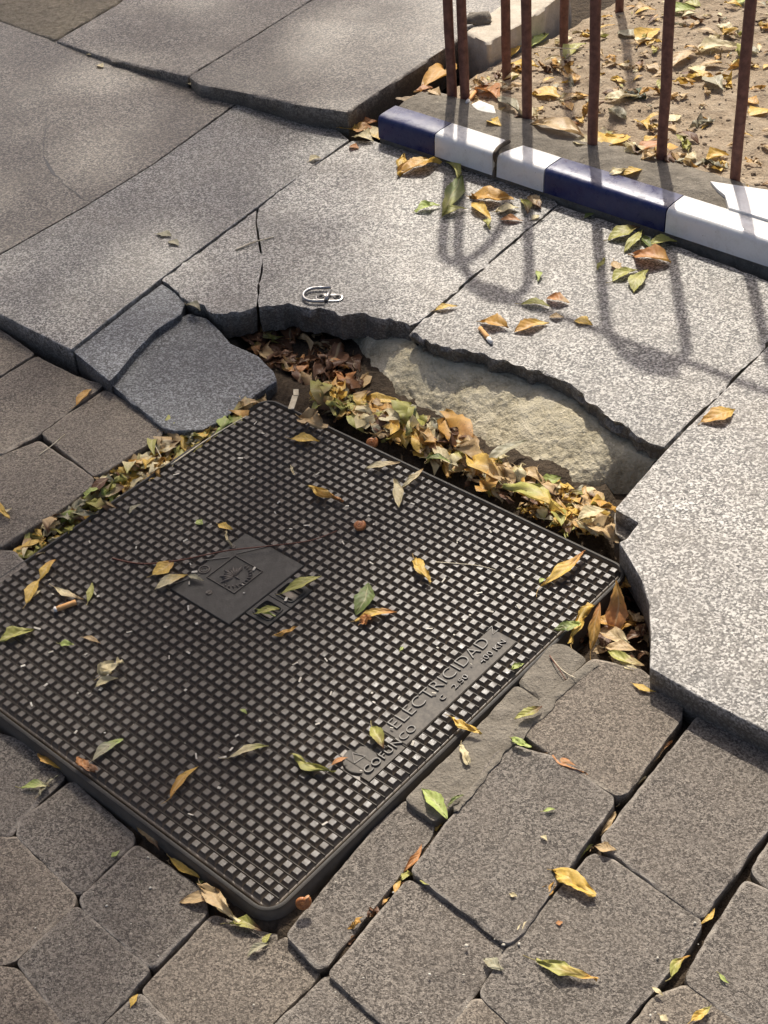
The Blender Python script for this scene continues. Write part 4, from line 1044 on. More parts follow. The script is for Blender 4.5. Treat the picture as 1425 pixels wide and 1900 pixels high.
for a in [
 # granite by the kerb
 (742, 328, 815, 306, 22, 'O', w_kb, s_, 'Y'), (742, 328, 752, 292, 14, 'Y', w_kb, s_), (828, 303, 848, 338, 16, 'G', w_kb, s_), (856, 328, 820, 404, 30, 'g', w_kb, s_, 'G'),
 (820, 405, 866, 391, 13, 'G', w_kb, s_), (770, 396, 816, 385, 13, 'L', w_kb, s_), (873, 370, 951, 377, 22, 'O', w_kb, s_), (884, 358, 929, 361, 15, 'Y', w_kb, s_),
 (876, 378, 911, 414, 18, 'Y', w_kb, s_), (904, 410, 910, 429, 11, 'G', w_kb, s_), (921, 396, 963, 391, 16, 'P', w_kb, s_), (929, 409, 970, 412, 12, 'R', w_kb, s_),
 (966, 374, 980, 402, 18, 'G', w_kb, s_, 'B'), (984, 364, 1004, 391, 22, 'T', w_kb, s_, 'B'), (987, 409, 1001, 402, 9, 'P', w_kb, s_),
 (995, 505, 998, 526, 13, 'L', w_sd, s_), (967, 566, 1020, 573, 14, 'G', w_sd, s_), (1014, 555, 1057, 566, 18, 'R', w_sd, s_, 'T'), (892, 599, 943, 613, 20, 'O', w_sd, s_),
 (955, 619, 1018, 602, 20, 'O', w_sd, s_, 'Y'), (1019, 590, 1046, 592, 11, 'T', w_sd, s_), (1064, 597, 1099, 605, 16, 'Y', w_sd, s_), (807, 578, 849, 572, 11, 'Y', w_sd, s_),
 (1128, 448, 1187, 428, 22, 'G', w_kr, s_, 'B'), (1158, 471, 1191, 434, 15, 'G', w_kr, s_), (1194, 438, 1213, 466, 15, 'g', w_kr, s_), (1204, 455, 1256, 452, 20, 'G', w_kr, s_),
 (1174, 476, 1243, 492, 36, 'R', w_kr, s_, 'O'), (1137, 524, 1183, 504, 18, 'G', w_kr, s_), (1176, 545, 1202, 507, 26, 'G', w_kr, s_), (1139, 486, 1156, 508, 16, 'T', w_kr, s_), (1109, 502, 1122, 484, 7, 'G', w_kr, s_), (1084, 406, 1103, 397, 9, 'g', w_kr, s_),
 (1301, 786, 1363, 765, 28, 'O', 'across the joint beside the saw-cut slab', s_, 'Y'),
 # left slabs and step
 (290, 436, 319, 441, 11, 'K', w_ls, s_), (312, 449, 331, 458, 11, 'K', w_ls, s_), (574, 301, 596, 295, 12, 'P', 'in the joint between the granite slabs', s_),
 (338, 153, 371, 170, 13, 'P', w_st, s_), (503, 203, 546, 217, 15, 'O', w_st, s_, 'P'), (501, 198, 522, 210, 12, 'O', w_st, s_), (160, 99, 184, 106, 9, 'P', w_st, s_), (372, 174, 388, 181, 9, 'P', w_st, s_), (180, 122, 192, 127, 7, 'P', w_st, s_),
 (624, 238, 661, 247, 18, 'Y', w_co, s_), (648, 240, 688, 243, 22, 'O', w_co, s_, 'R'), (658, 256, 692, 266, 18, 'P', w_co, s_), (684, 236, 704, 262, 20, 'P', w_co, s_, 'Y'), (664, 232, 700, 228, 14, 'R', w_co, s_), (648, 273, 666, 277, 10, 'R', w_co, s_),
 (346, 567, 372, 581, 13, 'K', 'in the crack beside the loose bluish granite', .03), (142, 754, 171, 725, 14, 'O', w_lp, ZL), (0, 935, 20, 968, 10, 'Y', w_lp, ZL),
 (0, 955, 22, 945, 8, 'P', w_lp, ZL),
 # on the cover
 (539, 816, 593, 823, 18, 'Y', w_ch, ST), (572, 905, 634, 933, 17, 'Y', w_ch, ST, 'R'), (739, 944, 731, 893, 24, 'P', w_ch, ST), (744, 909, 786, 874, 11, 'P', w_ch, ST, 'T'), (679, 871, 743, 864, 13, 'P', w_ch, ST, 'T'),
 (405, 974, 433, 986, 14, 'Y', w_ce, ST), (421, 989, 431, 1016, 9, 'P', w_ce, ST), (283, 1069, 323, 1045, 27, 'Y', w_ce, ST, 'O'), (287, 1096, 349, 1071, 18, 'P', w_ce, ST, 'Y'), (349, 1069, 379, 1081, 11, 'K', w_ce, ST),
 (522, 1104, 596, 1075, 22, 'G', 'across a pocket of the lifting plate', ST), (474, 1141, 520, 1133, 13, 'G', 'in a pocket of the lifting plate', ST), (478, 1133, 512, 1146, 10, 'L', 'in a pocket of the lifting plate', ST), (510, 1181, 551, 1167, 10, 'O', w_ce, ST),
 (660, 1144, 684, 1087, 38, 'g', w_cr, ST), (660, 1154, 736, 1139, 17, 'Y', w_cr, ST, 'R'), (769, 1041, 799, 1086, 18, 'Y', w_cr, ST), (1004, 1090, 1086, 1029, 22, 'Y', w_cr, ST, 'R'), (1001, 1083, 1011, 1076, 8, 'L', w_cr, ST),
 (0, 1192, 63, 1172, 26, 'G', w_cl, ST), (50, 1121, 76, 1076, 20, 'Y', w_cl, ST), (76, 1077, 104, 1043, 17, 'Y', w_cl, ST, 'O'), (102, 1091, 156, 1116, 14, 'P', w_cl, ST, 'T'), (164, 1117, 171, 1084, 13, 'G', w_cl, ST), (64, 1108, 76, 1098, 8, 'P', w_cl, ST),
 (110, 1196, 137, 1199, 11, 'L', w_cl, ST), (154, 1184, 187, 1196, 10, 'T', w_cl, ST), (178, 1277, 220, 1262, 16, 'P', w_cl, ST), (424, 1409, 500, 1389, 16, 'P', w_cf, ST, 'G'), (543, 1404, 619, 1436, 20, 'G', w_ct, ST), (615, 1421, 646, 1408, 11, 'R', w_ct, ST),
 (316, 1483, 369, 1425, 19, 'O', w_cf, ST, 'Y'), (172, 1413, 229, 1375, 20, 'K', w_cf, ST, 'L'), (145, 1409, 180, 1436, 24, 'R', w_cf, ST, 'B'), (690, 1350, 713, 1392, 28, 'G', w_ct, ST, 'B'), (838, 1334, 891, 1363, 15, 'Y', w_ct, ST), (949, 1243, 971, 1234, 11, 'L', w_ct, ST),
 (742, 1210, 748, 1202, 6, 'L', w_ct, ST), (446, 1318, 458, 1326, 8, 'L', w_cf, ST), (366, 967, 377, 975, 14, 'L', w_ce, ST), (240, 955, 262, 938, 8, 'K', w_ce, ST), (540, 868, 546, 884, 8, 'P', w_ch, ST),
 # frame edge and square pavers
 (70, 1400, 118, 1432, 42, 'O', w_sq, ZQ, 'Y'), (117, 1423, 151, 1449, 9, 'P', w_sq, ZQ), (40, 1464, 93, 1463, 15, 'L', w_sq, ZQ, 'P'), (74, 1477, 109, 1443, 10, 'K', w_sq, ZQ), (6, 1328, 41, 1363, 14, 'Y', w_fr, ZQ), (178, 1463, 226, 1511, 14, 'G', w_fr, ZQ),
 (250, 1531, 297, 1582, 24, 'T', w_fr, ZQ, 'B'), (315, 1592, 371, 1631, 15, 'Y', w_fr, ZQ), (334, 1676, 426, 1684, 28, 'T', w_fr, ZQ), (374, 1648, 442, 1718, 34, 'T', w_fr, (ZQ, ZQ), 'P'), (425, 1716, 486, 1733, 24, 'G', w_fr, ZQ, 'B'),
 (489, 1757, 504, 1734, 13, 'G', w_fr, ZQ), (459, 1777, 501, 1753, 15, 'K', w_fr, ZQ), (243, 1869, 257, 1847, 14, 'Y', w_sq, ZQ), (207, 1592, 223, 1580, 9, 'L', w_sq, ZQ), (205, 1487, 230, 1500, 12, 'K', w_fr, ZQ),
 # right of the cover
 (783, 1466, 831, 1523, 34, 'L', w_mo, ZS+.010), (831, 1500, 861, 1479, 9, 'g', w_mo, ZS+.010), (749, 1619, 783, 1571, 14, 'R', w_jt, ZS), (779, 1635, 806, 1646, 9, 'G', w_rp, ZR), (856, 1385, 869, 1421, 18, 'P', w_mo, ZS+.010),
 (949, 1373, 986, 1391, 13, 'L', w_rp, ZR+.006), (954, 1336, 1006, 1314, 19, 'G', w_mo, ZR+.009, 'B'), (1022, 1402, 1090, 1441, 19, 'R', w_jt, ZR), (1084, 1438, 1142, 1481, 9, 'T', w_jt, ZR-.006), (1008, 1507, 1031, 1504, 8, 'L', w_rp, ZR+.004), (1003, 1553, 1015, 1562, 9, 'P', w_rp, ZR+.004), (944, 1660, 959, 1665, 8, 'P', w_rp, ZR+.004),
 (1026, 1621, 1103, 1668, 32, 'Y', w_rp, ZR), (1001, 1682, 1029, 1624, 17, 'O', w_jt, ZR-.004), (1104, 1572, 1143, 1580, 22, 'T', w_rp, ZR), (960, 1741, 981, 1704, 12, 'P', w_jt, ZR), (897, 1781, 932, 1803, 26, 'K', w_rp, ZR), (994, 1785, 1109, 1821, 26, 'G', w_rp, ZR, 'O'),
 (1300, 1716, 1326, 1688, 12, 'Y', w_jt, ZR), (1245, 1816, 1279, 1777, 19, 'G', w_jt, ZR, 'O'), (1209, 1833, 1231, 1851, 9, 'P', w_jt, ZR), (1334, 1808, 1353, 1827, 9, 'L', w_rp, ZR), (1283, 1896, 1318, 1869, 20, 'Y', w_rp, ZR, 'G'), (1224, 1885, 1240, 1896, 14, 'P', w_rp, ZR),
 (1174, 1270, 1216, 1286, 13, 'Y', 'on the brown paver under the saw-cut slab', ZR+.005), (1197, 1432, 1247, 1378, 15, 'T', w_jt, ZR-.008, 'R'), (1150, 1494, 1197, 1446, 12, 'P', w_jt, ZR-.012), (1118, 1548, 1143, 1512, 12, 'T', w_jt, ZR-.01), (1075, 1595, 1100, 1570, 12, 'G', w_jt, ZR-.01),
 (1052, 1612, 1078, 1590, 12, 'K', w_jt, ZR-.01),
 # piled in the gap under the saw cut
 (1134, 1196, 1143, 1091, 46, 'R', w_gp, (-.03, .02), 'O'), (1096, 1216, 1113, 1128, 26, 'O', w_gp, (-.02, .01), 'R'), (1028, 1171, 1077, 1159, 22, 'g', w_gp, 0.004, 'L'), (1060, 1197, 1098, 1127, 17, 'Y', w_gp, -.004), (1108, 1172, 1168, 1196, 28, 'T', w_gp, -.012, 'P'),
 (1128, 1211, 1196, 1240, 21, 'G', w_gp, -.004, 'T'), (1120, 1205, 1180, 1212, 22, 'T', w_gp, -.01), (1160, 1190, 1205, 1180, 18, 'B', w_gp, -.03), (1150, 1230, 1190, 1252, 14, 'P', w_gp, -.004), (1105, 1150, 1150, 1170, 24, 'O', w_gp, -.01),
 # in the hollow
 (824, 772, 884, 850, 54, 'O', w_ho, (-.01, -.02), 'R'), (868, 848, 933, 900, 38, 'Y', w_ho, -.012, 'T'), (995, 908, 1041, 890, 22, 'L', w_ho, -.02, 'g'), (934, 906, 1046, 966, 26, 'G', w_ho, -.004, 'Y'), (1028, 944, 1042, 978, 28, 'G', w_ho, 0.0), (1072, 966, 1122, 950, 26, 'P', w_ho, -.002),
 (748, 806, 768, 764, 26, 'D', w_ho, -.02), (588, 704, 632, 648, 42, 'B', w_ho, -.03), (580, 737, 614, 723, 18, 'G', w_ho, -.012), (900, 862, 980, 822, 20, 'K', w_ho, -.015), (840, 810, 880, 830, 20, 'T', w_ho, -.02), (664, 742, 745, 748, 18, 'Y', w_ho, -.016),
 (700, 762, 748, 790, 26, 'P', w_ho, -.014), (650, 760, 700, 776, 24, 'T', w_ho, -.012), (770, 802, 822, 836, 24, 'O', w_ho, -.012), (960, 870, 1010, 905, 22, 'T', w_ho, -.018), (805, 830, 850, 870, 20, 'P', w_ho, -.01), (790, 852, 835, 862, 13, 'g', w_ho, .002, 'L'),
 # soil
 (1154, 172, 1199, 187, 22, 'D', w_so, None), (1123, 188, 1181, 184, 16, 'P', w_so, None), (1112, 272, 1160, 252, 36, 'Y', w_so, None), (1152, 290, 1216, 283, 17, 'P', w_so, None), (1183, 282, 1240, 262, 18, 'R', w_so, None), (1310, 146, 1341, 174, 22, 'K', w_so, None), (1284, 124, 1306, 146, 20, 'P', w_so, None),
 (1146, 62, 1190, 70, 18, 'K', w_so, None), (1185, 85, 1225, 58, 22, 'Y', w_so, None), (1050, 110, 1088, 84, 16, 'G', w_so, None), (1262, 292, 1292, 300, 30, 'P', w_so, None), (1310, 300, 1352, 292, 22, 'Y', w_so, None), (1388, 214, 1425, 206, 22, 'Y', w_so, None), (1384, 185, 1408, 196, 22, 'O', w_so, None),
 (1238, 225, 1262, 215, 22, 'P', w_so, None), (1245, 128, 1300, 100, 16, 'T', w_so, None), (1290, 100, 1370, 88, 20, 'P', w_so, None), (1030, 228, 1075, 232, 16, 'R', w_so, None), (985, 235, 1085, 262, 26, 'T', w_so, None), (1060, 265, 1100, 272, 18, 'P', w_so, None), (905, 225, 930, 238, 14, 'Y', w_so, None),
 (944, 110, 970, 90, 16, 'Y', w_so, None), (980, 90, 1010, 66, 14, 'L', w_so, None), (945, 124, 1000, 130, 18, 'Y', w_so, None), (985, 175, 1040, 185, 28, 'Y', w_so, None), (1240, 28, 1290, 20, 16, 'L', w_so, None), (1365, 12, 1380, 2, 14, 'L', w_so, None), (1270, 5, 1300, 12, 14, 'G', w_so, None), (780, 160, 826, 138, 24, 'O', w_so, None), (800, 168, 818, 180, 14, 'T', w_so, None), (772, 170, 802, 166, 18, 'R', w_so, None),
 (1125, 330, 1160, 318, 12, 'P', 'on the mortar ledge behind the long blue tile', None), (1155, 326, 1192, 318, 14, 'Y', 'on the mortar ledge behind the long blue tile', None),
 (1130, 205, 1160, 225, 16, 'K', w_so, None), (1330, 50, 1360, 60, 14, 'P', w_so, None), (880, 168, 925, 190, 22, 'R', w_so, None), (900, 175, 940, 160, 14, 'T', w_so, None), (925, 185, 965, 215, 16, 'K', w_so, None),
]:
    x0, y0, x1, y1, wpx, c, wh, zn = a[:8]; tp_ = a[8] if len(a) > 8 else None
    if zn is None: leaf(x0, y0, x1, y1, wpx, c, wh, tip=tp_, soil=True)
    else: leaf(x0, y0, x1, y1, wpx, c, wh, zn, tp_)
# crumpled ones
for (x0, y0, x1, y1, w_, c, wh, zn) in [(560, 786, 604, 803, 32, 'T', w_ch, ST), (188, 1262, 222, 1236, 24, 'P', w_cl, ST), (1088, 985, 1140, 1012, 40, 'T', w_ho, -.004), (1075, 975, 1110, 1000, 26, 'P', w_ho, -.004), (670, 1160, 690, 1150, 18, 'R', w_cr, ST), (1192, 300, 1215, 290, 18, 'T', w_kr, .085)]:
    leaf(x0, y0, x1, y1, w_, c, wh, zn, None, crumple=.35, curl=.12, fold=.6, stem=.3)

# deep litter: individual leaves thrown into the gaps, then buried bits as one mass
rl = random.Random(21)
def in_poly(x, y, poly):
    r = False; j = len(poly)-1
    for i in range(len(poly)):
        if (poly[i][1] > y) != (poly[j][1] > y) and x < (poly[j][0]-poly[i][0])*(y-poly[i][1])/(poly[j][1]-poly[i][1])+poly[i][0]: r = not r
        j = i
    return r
def scatter(poly, n, zr, sizes, cols, ang, where, stuff=None, spread=.6, tilt=.006):
    xs = [p[0] for p in poly]; ys = [p[1] for p in poly]; k = 0; tries = 0
    while k < n and tries < n*60:
        tries += 1
        x, y = rl.uniform(min(xs), max(xs)), rl.uniform(min(ys), max(ys))
        if not in_poly(x, y, poly): continue
        a = RAD(ang)+rl.uniform(-spread, spread)+(math.pi if rl.random() < .5 else 0); L = rl.uniform(*sizes)
        c = rl.choice(cols); tip = rl.choice([None, None, 'B', 'O', 'G']) if c != 'B' else None
        z = rl.uniform(*zr); dz = rl.uniform(-tilt, tilt)
        p = (x-L/2*math.cos(a), y-L/2*math.sin(a), x+L/2*math.cos(a), y+L/2*math.sin(a))
        if stuff is None:
            leaf(*p, L*rl.uniform(.25, .55), c, where, (z-dz, z+dz), tip, crumple=rl.choice((0, .06, .12, .25)), curl=rl.uniform(.02, .14))
        else:
            p0, p1 = G(p[0], p[1], z-dz), G(p[2], p[3], z+dz)
            v, f, cs, ac, vn = leaf_geo(p0, p1, (p1-p0).length*rl.uniform(.25, .6), c, tip, rng=rl, ns=6, nt=3, crumple=rl.choice((0, .2, .35)), curl=rl.uniform(.05, .3), stem=rl.choice((0, .2)))
            n0 = len(stuff[0]); stuff[0] += v; stuff[1] += [tuple(i+n0 for i in q) for q in f]; stuff[2] += cs; stuff[3] += ac; stuff[4] += vn
        k += 1
HOL = [(590, 725), (650, 735), (690, 745), (780, 780), (850, 815), (960, 870), (1060, 905), (1120, 925), (1135, 995), (1060, 998), (905, 913), (765, 840), (640, 779), (580, 750)]
HOB = [(425, 612), (520, 608), (600, 632), (660, 680), (690, 735), (600, 730), (520, 705), (470, 655)]
GUT = [(300, 795), (380, 800), (450, 765), (490, 735), (500, 745), (330, 860), (180, 962), (60, 1052), (30, 1030), (50, 1000), (175, 905), (300, 820)]
GAP = [(1060, 1190), (1130, 1080), (1160, 1050), (1200, 1130), (1200, 1230), (1150, 1240), (1085, 1200)]
FRB = [(0, 1335), (20, 1340), (200, 1480), (400, 1640), (480, 1720), (460, 1730), (300, 1600), (100, 1420), (0, 1360)]
mix_ = ['Y', 'Y', 'O', 'T', 'T', 'P', 'G', 'K', 'B']
scatter(HOL, 34, (-.028, -.014), (24, 58), mix_, 35, w_ho)
scatter(HOB, 10, (-.04, -.022), (30, 60), ['B', 'B', 'R', 'B', 'B'], 30, 'in the brown litter under the cracked slab')
scatter(GUT, 30, (-.018, -.004), (26, 62), ['Y', 'T', 'P', 'G', 'P', 'K', 'Y'], -36, w_gu, spread=.45)
scatter(GAP, 4, (-.04, -.012), (30, 60), mix_, -40, w_gp)
st = [[], [], [], [], []]
scatter(HOL, 300, (-.032, -.014), (10, 44), mix_+['Y', 'P', 'G', 'T'], 35, '', st, 1.5)
scatter(HOB, 110, (-.05, -.03), (10, 50), ['B', 'B', 'B', 'R', 'T'], 30, '', st, 1.5)
scatter(GUT, 250, (-.026, -.006), (12, 46), mix_+['Y', 'P', 'G', 'L', 'P'], -36, '', st, 1.0)
scatter(GAP, 40, (-.05, -.03), (14, 50), ['B', 'B', 'T'], -40, '', st, 1.5)
scatter(FRB, 60, (-.05, -.032), (8, 30), ['B', 'K', 'T', 'G', 'B'], 40, '', st, .8)
for jt in ([(1240, 1385), (1255, 1375), (1150, 1500), (1105, 1570), (1000, 1700), (965, 1738), (955, 1735), (1130, 1490)], [(1300, 1700), (1310, 1705), (1215, 1845), (1150, 1905), (1140, 1895)], [(600, 1800), (610, 1795), (760, 1625), (820, 1530), (810, 1530), (750, 1610)], [(340, 590), (350, 575), (400, 600), (420, 620), (400, 612)]):
    scatter(jt, 22, (-.03, -.012), (8, 34), mix_+['B', 'B'], -52, '', st, .5)
for _ in range(620):
    a = rl.uniform(.02, 1.2); b_ = .13+1.0*rl.random()**1.3
    if a > .45 and rl.random() < .45: continue
    an = rl.uniform(0, 6.28); L = rl.uniform(.010, .050); c = kp(a, b_, soil_z(a, b_)+.001); d = Vector((math.cos(an), math.sin(an), rl.uniform(-.15, .15)))*L/2
    v, f, cs, ac, vn = leaf_geo(c-d, c+d, L*rl.uniform(.25, .55), rl.choice(mix_+['Y', 'P', 'T', 'P']), rl.choice([None, 'B', 'O']), rng=rl, ns=6, nt=3, crumple=rl.choice((0, .2, .35)), curl=rl.uniform(.03, .2), stem=rl.choice((0, .3)))
    n0 = len(st[0]); st[0] += v; st[1] += [tuple(i+n0 for i in q) for q in f]; st[2] += cs; st[3] += ac; st[4] += vn
o = mk('leaf_litter', st[0], st[1], MAT['leaf'], None, True, {'Col': ('C', st[2]), 'across': ('F', st[3]), 'vein': ('F', st[4])})
tag(o, 'mass of leaf scraps in the hollow, gutter, joints and soil', 'leaf litter', kind='stuff')
# more leaves over the soil
def soil_scatter(n, amin, amax, bmin, bmax, sizes):
    for _ in range(n):
        a = rl.uniform(amin, amax); b_ = rl.uniform(bmin, bmax); an = rl.uniform(0, 6.28); L = rl.uniform(*sizes)
        c = kp(a, b_, soil_z(a, b_)); d = Vector((math.cos(an), math.sin(an), 0))*L/2
        p0, p1 = c-d, c+d
        colr = rl.choice(['Y', 'P', 'T', 'O', 'K', 'B', 'T', 'P', 'G'])
        w3 = L*rl.uniform(.25, .5)
        v, f, cs, ac, vn = leaf_geo(p0, p1, w3, colr, rl.choice([None, 'B', 'O']), rng=rl, curl=rl.uniform(.05, .3), fold=rl.uniform(.1, .6), twist=rl.uniform(-.8, .8), crumple=rl.choice((0, 0, .2, .35)))
        base = Vector((c.x, c.y, min(q.z for q in v)))
        o = mk('fallen_leaf', [q-base for q in v], f, MAT['leaf'], None, True, {'Col': ('C', cs), 'across': ('F', ac), 'vein': ('F', vn)}); o.location = base
        tag(o, f"dry {CN[colr]} leaf among many scattered over the planter soil", 'leaf', 'fallen leaves scattered over the planter soil')
soil_scatter(12, .08, .45, .19, .5, (.025, .05)); soil_scatter(5, .3, .75, .25, .7, (.025, .05))

# crumbs, petals and grit lying about: uncountable
mb = MB(); rc_ = random.Random(5)
for _ in range(190):
    u, v_ = rc_.uniform(-.3, .3), rc_.uniform(-.3, .3)
    p = cov(u, v_, ST+.0006 if rc_.random() < .5 else ZF+.0016); a = rc_.uniform(0, 6.28); L = rc_.uniform(.001, .0045); w_ = rc_.uniform(.0006, .0016)
    ex = Vector((math.cos(a), math.sin(a), rc_.uniform(-.2, .2))); ey = Vector((-math.sin(a), math.cos(a), rc_.uniform(-.3, .3)))
    mb.box(p, ex, ey, ex.cross(ey), L, w_, .0004)
tag(mb.build('plant_crumbs', MAT['crumb'], None), 'pale crumbs and petal scraps strewn over the iron cover', 'debris', kind='stuff')
mb = MB()
for _ in range(230):
    x, y = rc_.uniform(0, 1425), rc_.uniform(300, 1900)
    z = S if y < 560 else None
    if z is None:
        if y > 1500 and x > 620: z = ZR+.001
        elif y > 1560+.0*x and x < 480: z = ZQ+.001
        elif x > 1230 and 860 < y < 1250: z = S
        else: continue
    p = G(x, y, z)
    d = p-K0
    if d.dot(KN) > -.005: continue
    pebble(mb, p+ZA*.0006, rc_.choice((.0009, .0012, .0018)), .6)
tag(mb.build('grit', MAT['crumb'], None, True), 'pale grains of grit on the pavement', 'grit', kind='stuff')

# ================================================================== SMALL THINGS
def butt(x0, y0, x1, y1, z, label, paper=.2, rad=.0038, soil=False):
    p0 = Gs(x0, y0) if soil else G(x0, y0, z); p1 = Gs(x1, y1) if soil else G(x1, y1, z)
    p0.z += rad; p1.z += rad
    root = tag(empty('cigarette_butt', (p0+p1)/2), label, 'cigarette butt')
    m_ = p0.lerp(p1, 1-paper)
    mbx = MB(); n = 5
    mbx.tube([p0.lerp(m_, k/n) for k in range(n+1)], [rad*random.uniform(.86, 1.06) for _ in range(n+1)], 10, True, .05); mbx.build('filter', MAT['filter'], root, True)
    mbx = MB(); mbx.tube([m_, m_.lerp(p1, .5), p1], [rad*1.02, rad*.95, rad*.7], 10, True, .12); mbx.build('paper', MAT['paper'], root, True)
butt(142, 1121, 101, 1136, ST, 'orange cigarette butt lying on the iron cover studs', .12)
butt(891, 613, 913, 640, S, 'cigarette butt with burnt end on the sunlit granite slab', .3)
butt(884, 172, 866, 194, 0, 'cigarette butt on the soil beside white paper scrap', .15, soil=True)
# scrap of white paper on the soil
pp = [Gs(x, y)+ZA*.004 for x, y in ((875, 197), (890, 190), (916, 200), (920, 213), (902, 214), (884, 208))]
mbx = MB(); cc = sum(pp, Vector())/len(pp)+ZA*.005
for k in range(len(pp)): mbx.add([pp[k], pp[(k+1) % len(pp)], cc], [(0, 1, 2)])
for k in range(len(pp)): mbx.add([pp[k]-ZA*.003, pp[(k+1) % len(pp)]-ZA*.003, pp[(k+1) % len(pp)], pp[k]], [(0, 1, 2, 3)])
tag(mbx.build('paper_scrap', MAT['paper'], None), 'crumpled scrap of white paper on the soil behind the kerb', 'paper')

def strand(name, pts, rad, mat, label, cat='twig', z=None):
    P = [G(x, y, zz) for x, y, zz in pts]
    # smooth by Catmull-Rom
    out = []
    for i in range(len(P)-1):
        a, b_, c, d = P[max(0, i-1)], P[i], P[i+1], P[min(len(P)-1, i+2)]
        for k in range(6):
            t = k/6; out.append(.5*((2*b_)+(c-a)*t+(2*a-5*b_+4*c-d)*t*t+(-a+3*b_-3*c+d)*t**3))
    out.append(P[-1]); mbx = MB(); n = len(out)
    mbx.tube(out, [rad*(1-.5*k/n) for k in range(n)], 6); o = mbx.build(name, mat, None, True)
    base = P[0].copy(); o.data.transform(Matrix.Translation(-base)); o.location = base
    return tag(o, label, cat)
zt_ = ST+.001
strand('twig', [(208, 1036, zt_), (262, 1046, zt_), (330, 1040, zt_+.004), (420, 1022, zt_+.006), (500, 1013, zt_+.004), (575, 1003, zt_+.002), (625, 985, zt_)], .0012, MAT['twig'], 'long thin reddish twig lying across the crest plate')
strand('straw', [(437, 464, S+.001), (470, 450, S+.003), (508, 440, S+.001)], .0017, MAT['straw'], 'pale straw lying across the cracked granite slab', 'straw')
strand('straw', [(808, 1043, zt_), (850, 1046, zt_), (890, 1050, zt_), (920, 1058, zt_)], .0008, MAT['straw'], 'thin pale stalk on the cover towards the saw-cut slab', 'straw')
strand('twig', [(1020, 1217, ZS+.013), (1035, 1238, ZS+.016), (1050, 1262, ZS+.013)], .0009, MAT['twig'], 'short twig on the mortar strip beside the brown paver')
strand('twig', [(1020, 1217, ZS+.013), (1045, 1245, ZS+.011), (1068, 1258, ZR+.010)], .0009, MAT['straw'], 'pale stalk crossing the twig on the mortar strip')
strand('straw', [(318, 862, .006), (390, 812, .006), (457, 772, .006)], .0014, MAT['straw'], 'long pale straw along the frame below the bluish granite', 'straw')
strand('straw', [(278, 808, .004), (292, 835, .005), (304, 858, .002)], .0010, MAT['straw'], 'bent straw sticking out of the leaf-filled gutter', 'straw')
strand('straw', [(72, 845, ZL), (98, 825, ZL+.001), (120, 806, ZL)], .0009, MAT['straw'], 'pale straw in the joint between brown pavers', 'straw')
strand('straw', [(995, 88, .085), (1050, 90, .085), (1095, 92, .085)], .0012, MAT['straw'], 'straight pale stalk on the soil between the fence bars', 'straw')
# flat sliver of reed by the top corner of the cover
p, q = G(548, 735, .004), G(540, 760, .004); mbx = MB(); d = (q-p).normalized(); t = ZA.cross(d)
mbx.box((p+q)/2+ZA*.001, d, t, ZA, (q-p).length/2, .0045, .0008); mbx.box((p+q)/2-d*.024+ZA*.002, (d+t*.2).normalized(), t, ZA, .008, .004, .0008)
tag(mbx.build('reed_sliver', MAT['straw'], None), 'flat pale sliver of reed at the cover corner', 'reed')
# strip of bark-like dirt caught in the kerb break
strand('twig', [(945, 262, ZK+.006), (925, 274, ZK+.007), (917, 287, ZK+.004), (919, 302, .062), (917, 318, .052), (916, 330, .042)], .004, MAT['bark'], 'withered brown stalk hanging through the break in the white tiles')

# tie-down ring: D shaped ring hinged in a small riveted plate
dr = tag(empty('ring_bracket', G(600, 550, S)), 'small steel ring bracket with two rivet holes on the cracked slab', 'bracket')
RA, RB = G(563, 548, S+.003), G(636, 551, S+.003); rx = (RB-RA).normalized(); ry = ZA.cross(rx); Lr = (RB-RA).length
rc0 = RA
def rp_(x, y, z=.002): return Vector((RA.x, RA.y, S)) + rx*(x*Lr) + ry*(y*Lr) + ZA*z
pts = []
for k in range(15):
    a = math.pi*.5+math.pi*k/14; pts.append(rp_(.30+.30*math.cos(a), .02+.31*math.sin(a), .0050))
pts = [rp_(.62, .34, .0060)]+pts+[rp_(.60, -.29, .0050)]
mbx = MB(); mbx.tube(pts, .0027, 10); mbx.build('ring', MAT['steel'], dr, True)
def oval_plate(cx, hw, hh, z0, z1, name, hole=.06):
    n = 22; out = []; inn = []
    for k in range(n):
        a = 2*math.pi*k/n; out.append((cx+hw*math.copysign(abs(math.cos(a))**.7, math.cos(a)), hh*math.copysign(abs(math.sin(a))**.8, math.sin(a)))); inn.append((cx+hole*math.cos(a), hole*math.sin(a)))
    mbx = MB()
    mbx.loft([[rp_(*q, z0) for q in out], [rp_(*q, z1-.0004) for q in out], [rp_(cx+(q[0]-cx)*.94, q[1]*.94, z1) for q in out], [rp_(*q, z1) for q in inn], [rp_(*q, z0) for q in inn]])
    return mbx.build(name, MAT['steel'], dr, True)
oval_plate(.66, .36, .19, .0004, .0020, 'plate', .03)
for cx in (.44, .86):
    mbx = MB(); n = 14
    mbx.loft([[rp_(cx+r*math.cos(2*math.pi*k/n), r*math.sin(2*math.pi*k/n), z) for k in range(n)] for r, z in ((.105, .0015), (.10, .0032), (.06, .0034), (.045, .002))], cap1=True)
    mbx.build('rivet', MAT['dark_steel'], dr, True)
mbx = MB(); mbx.tube([rp_(.62, -.2, .004), rp_(.62, 0, .005), rp_(.62, .24, .004)], .0032, 8); mbx.build('hinge_tube', MAT['steel'], dr, True)

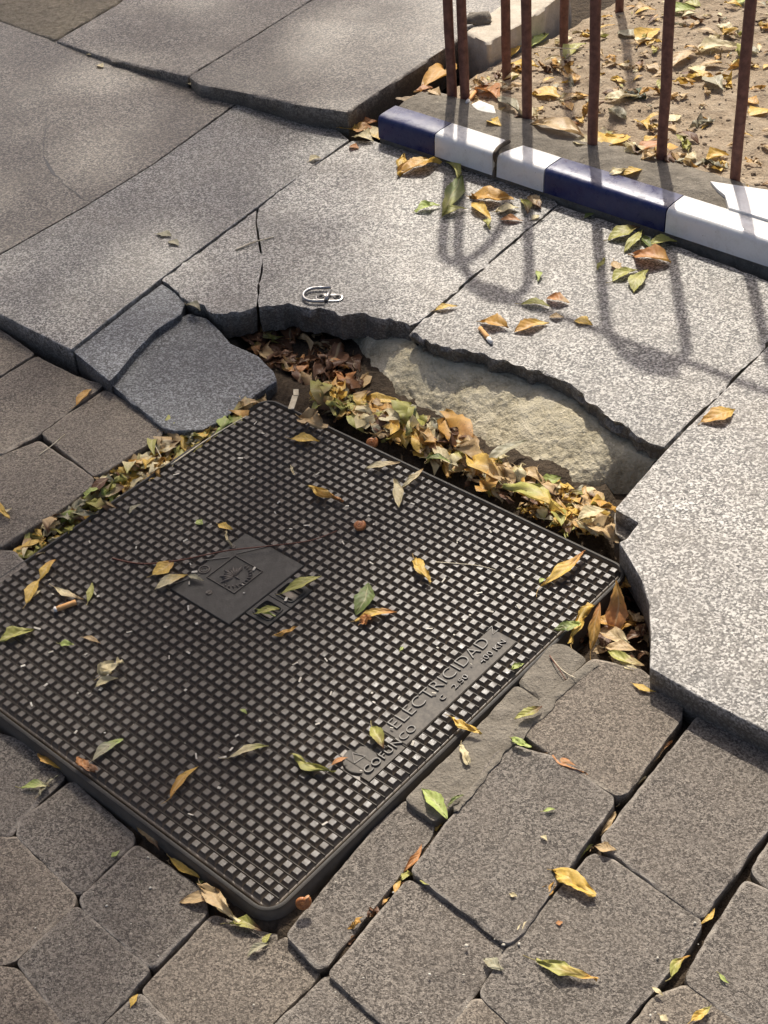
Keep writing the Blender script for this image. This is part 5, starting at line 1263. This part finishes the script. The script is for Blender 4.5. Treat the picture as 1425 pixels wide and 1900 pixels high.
# snails: a shell is one coiled tube with a lip
def snail(px, py, z, r, label, roll=0.0):
    base = G(px, py, z); root = tag(empty('snail_shell', base), label, 'snail shell')
    pts = []; rad = []; turns = 3.0; n = 54
    for k in range(n+1):
        t = k/n; a = 2*math.pi*turns*t; rr = r*.72*t**1.25
        pts.append(Vector((rr*math.cos(a), rr*math.sin(a), r*.62*(1-t**1.1)))); rad.append(r*(.05+.40*t**1.15))
    R_ = Matrix.Rotation(roll, 3, 'X') @ Matrix.Rotation(.8, 3, 'Z'); pts = [R_ @ p for p in pts]
    lo = min(p.z-q for p, q in zip(pts, rad)); pts = [base+p-ZA*lo for p in pts]
    mbx = MB(); mbx.tube(pts, rad, 10); mbx.build('coil', MAT['shell'], root, True)
    e = pts[-1]; d = (pts[-1]-pts[-2]).normalized()
    mbx = MB(); mbx.tube([e-d*.0005, e+d*.0006], [rad[-1]*1.08, rad[-1]*1.02], 12); mbx.build('lip', MAT['shell_inner'], root, True)
snail(667, 980, ST, .0085, 'small rusty brown snail shell on the iron cover studs', .3)
snail(563, 1682, -.002, .0085, 'glossy orange snail shell wedged at the frame corner', 1.1)
snail(690, 828, -.012, .009, 'orange brown snail shell in the leaf litter of the hollow', .7)
# orange petal speck on the large paver
leaf(1031, 1714, 1044, 1712, 12, 'R', w_rp, ZR, stem=0, curl=.02)
# cracks in the worn slab: flat dark strips laid on top, painted in place of shaded openings
def crack(pts, z, w_, label):
    P = [G(x, y, z+.0006) for x, y in pts]; mbx = MB()
    out = []
    for i in range(len(P)-1):
        for k in range(4): out.append(P[i].lerp(P[i+1], k/4)+Vector((random.uniform(-1, 1), random.uniform(-1, 1), 0))*.0012)
    out.append(P[-1]); n = len(out); L = []; R_ = []
    for i, p in enumerate(out):
        d = (out[min(i+1, n-1)]-out[max(0, i-1)]).normalized(); t = ZA.cross(d); ww = w_*(.25+.75*math.sin(math.pi*i/(n-1)))*random.uniform(.6, 1.2)
        L.append(p-t*ww); R_.append(p+t*ww)
    mbx.loft([L, R_], closed=False)
    return mbx.build('crack', MAT['dark_steel'], stone_pav)
crack([(86, 205), (84, 245), (80, 290)], S, .0008, '')
crack([(80, 288), (92, 312), (98, 322), (112, 332)], S, .0036, '')
crack([(112, 336), (140, 358), (160, 374)], S, .0016, '')
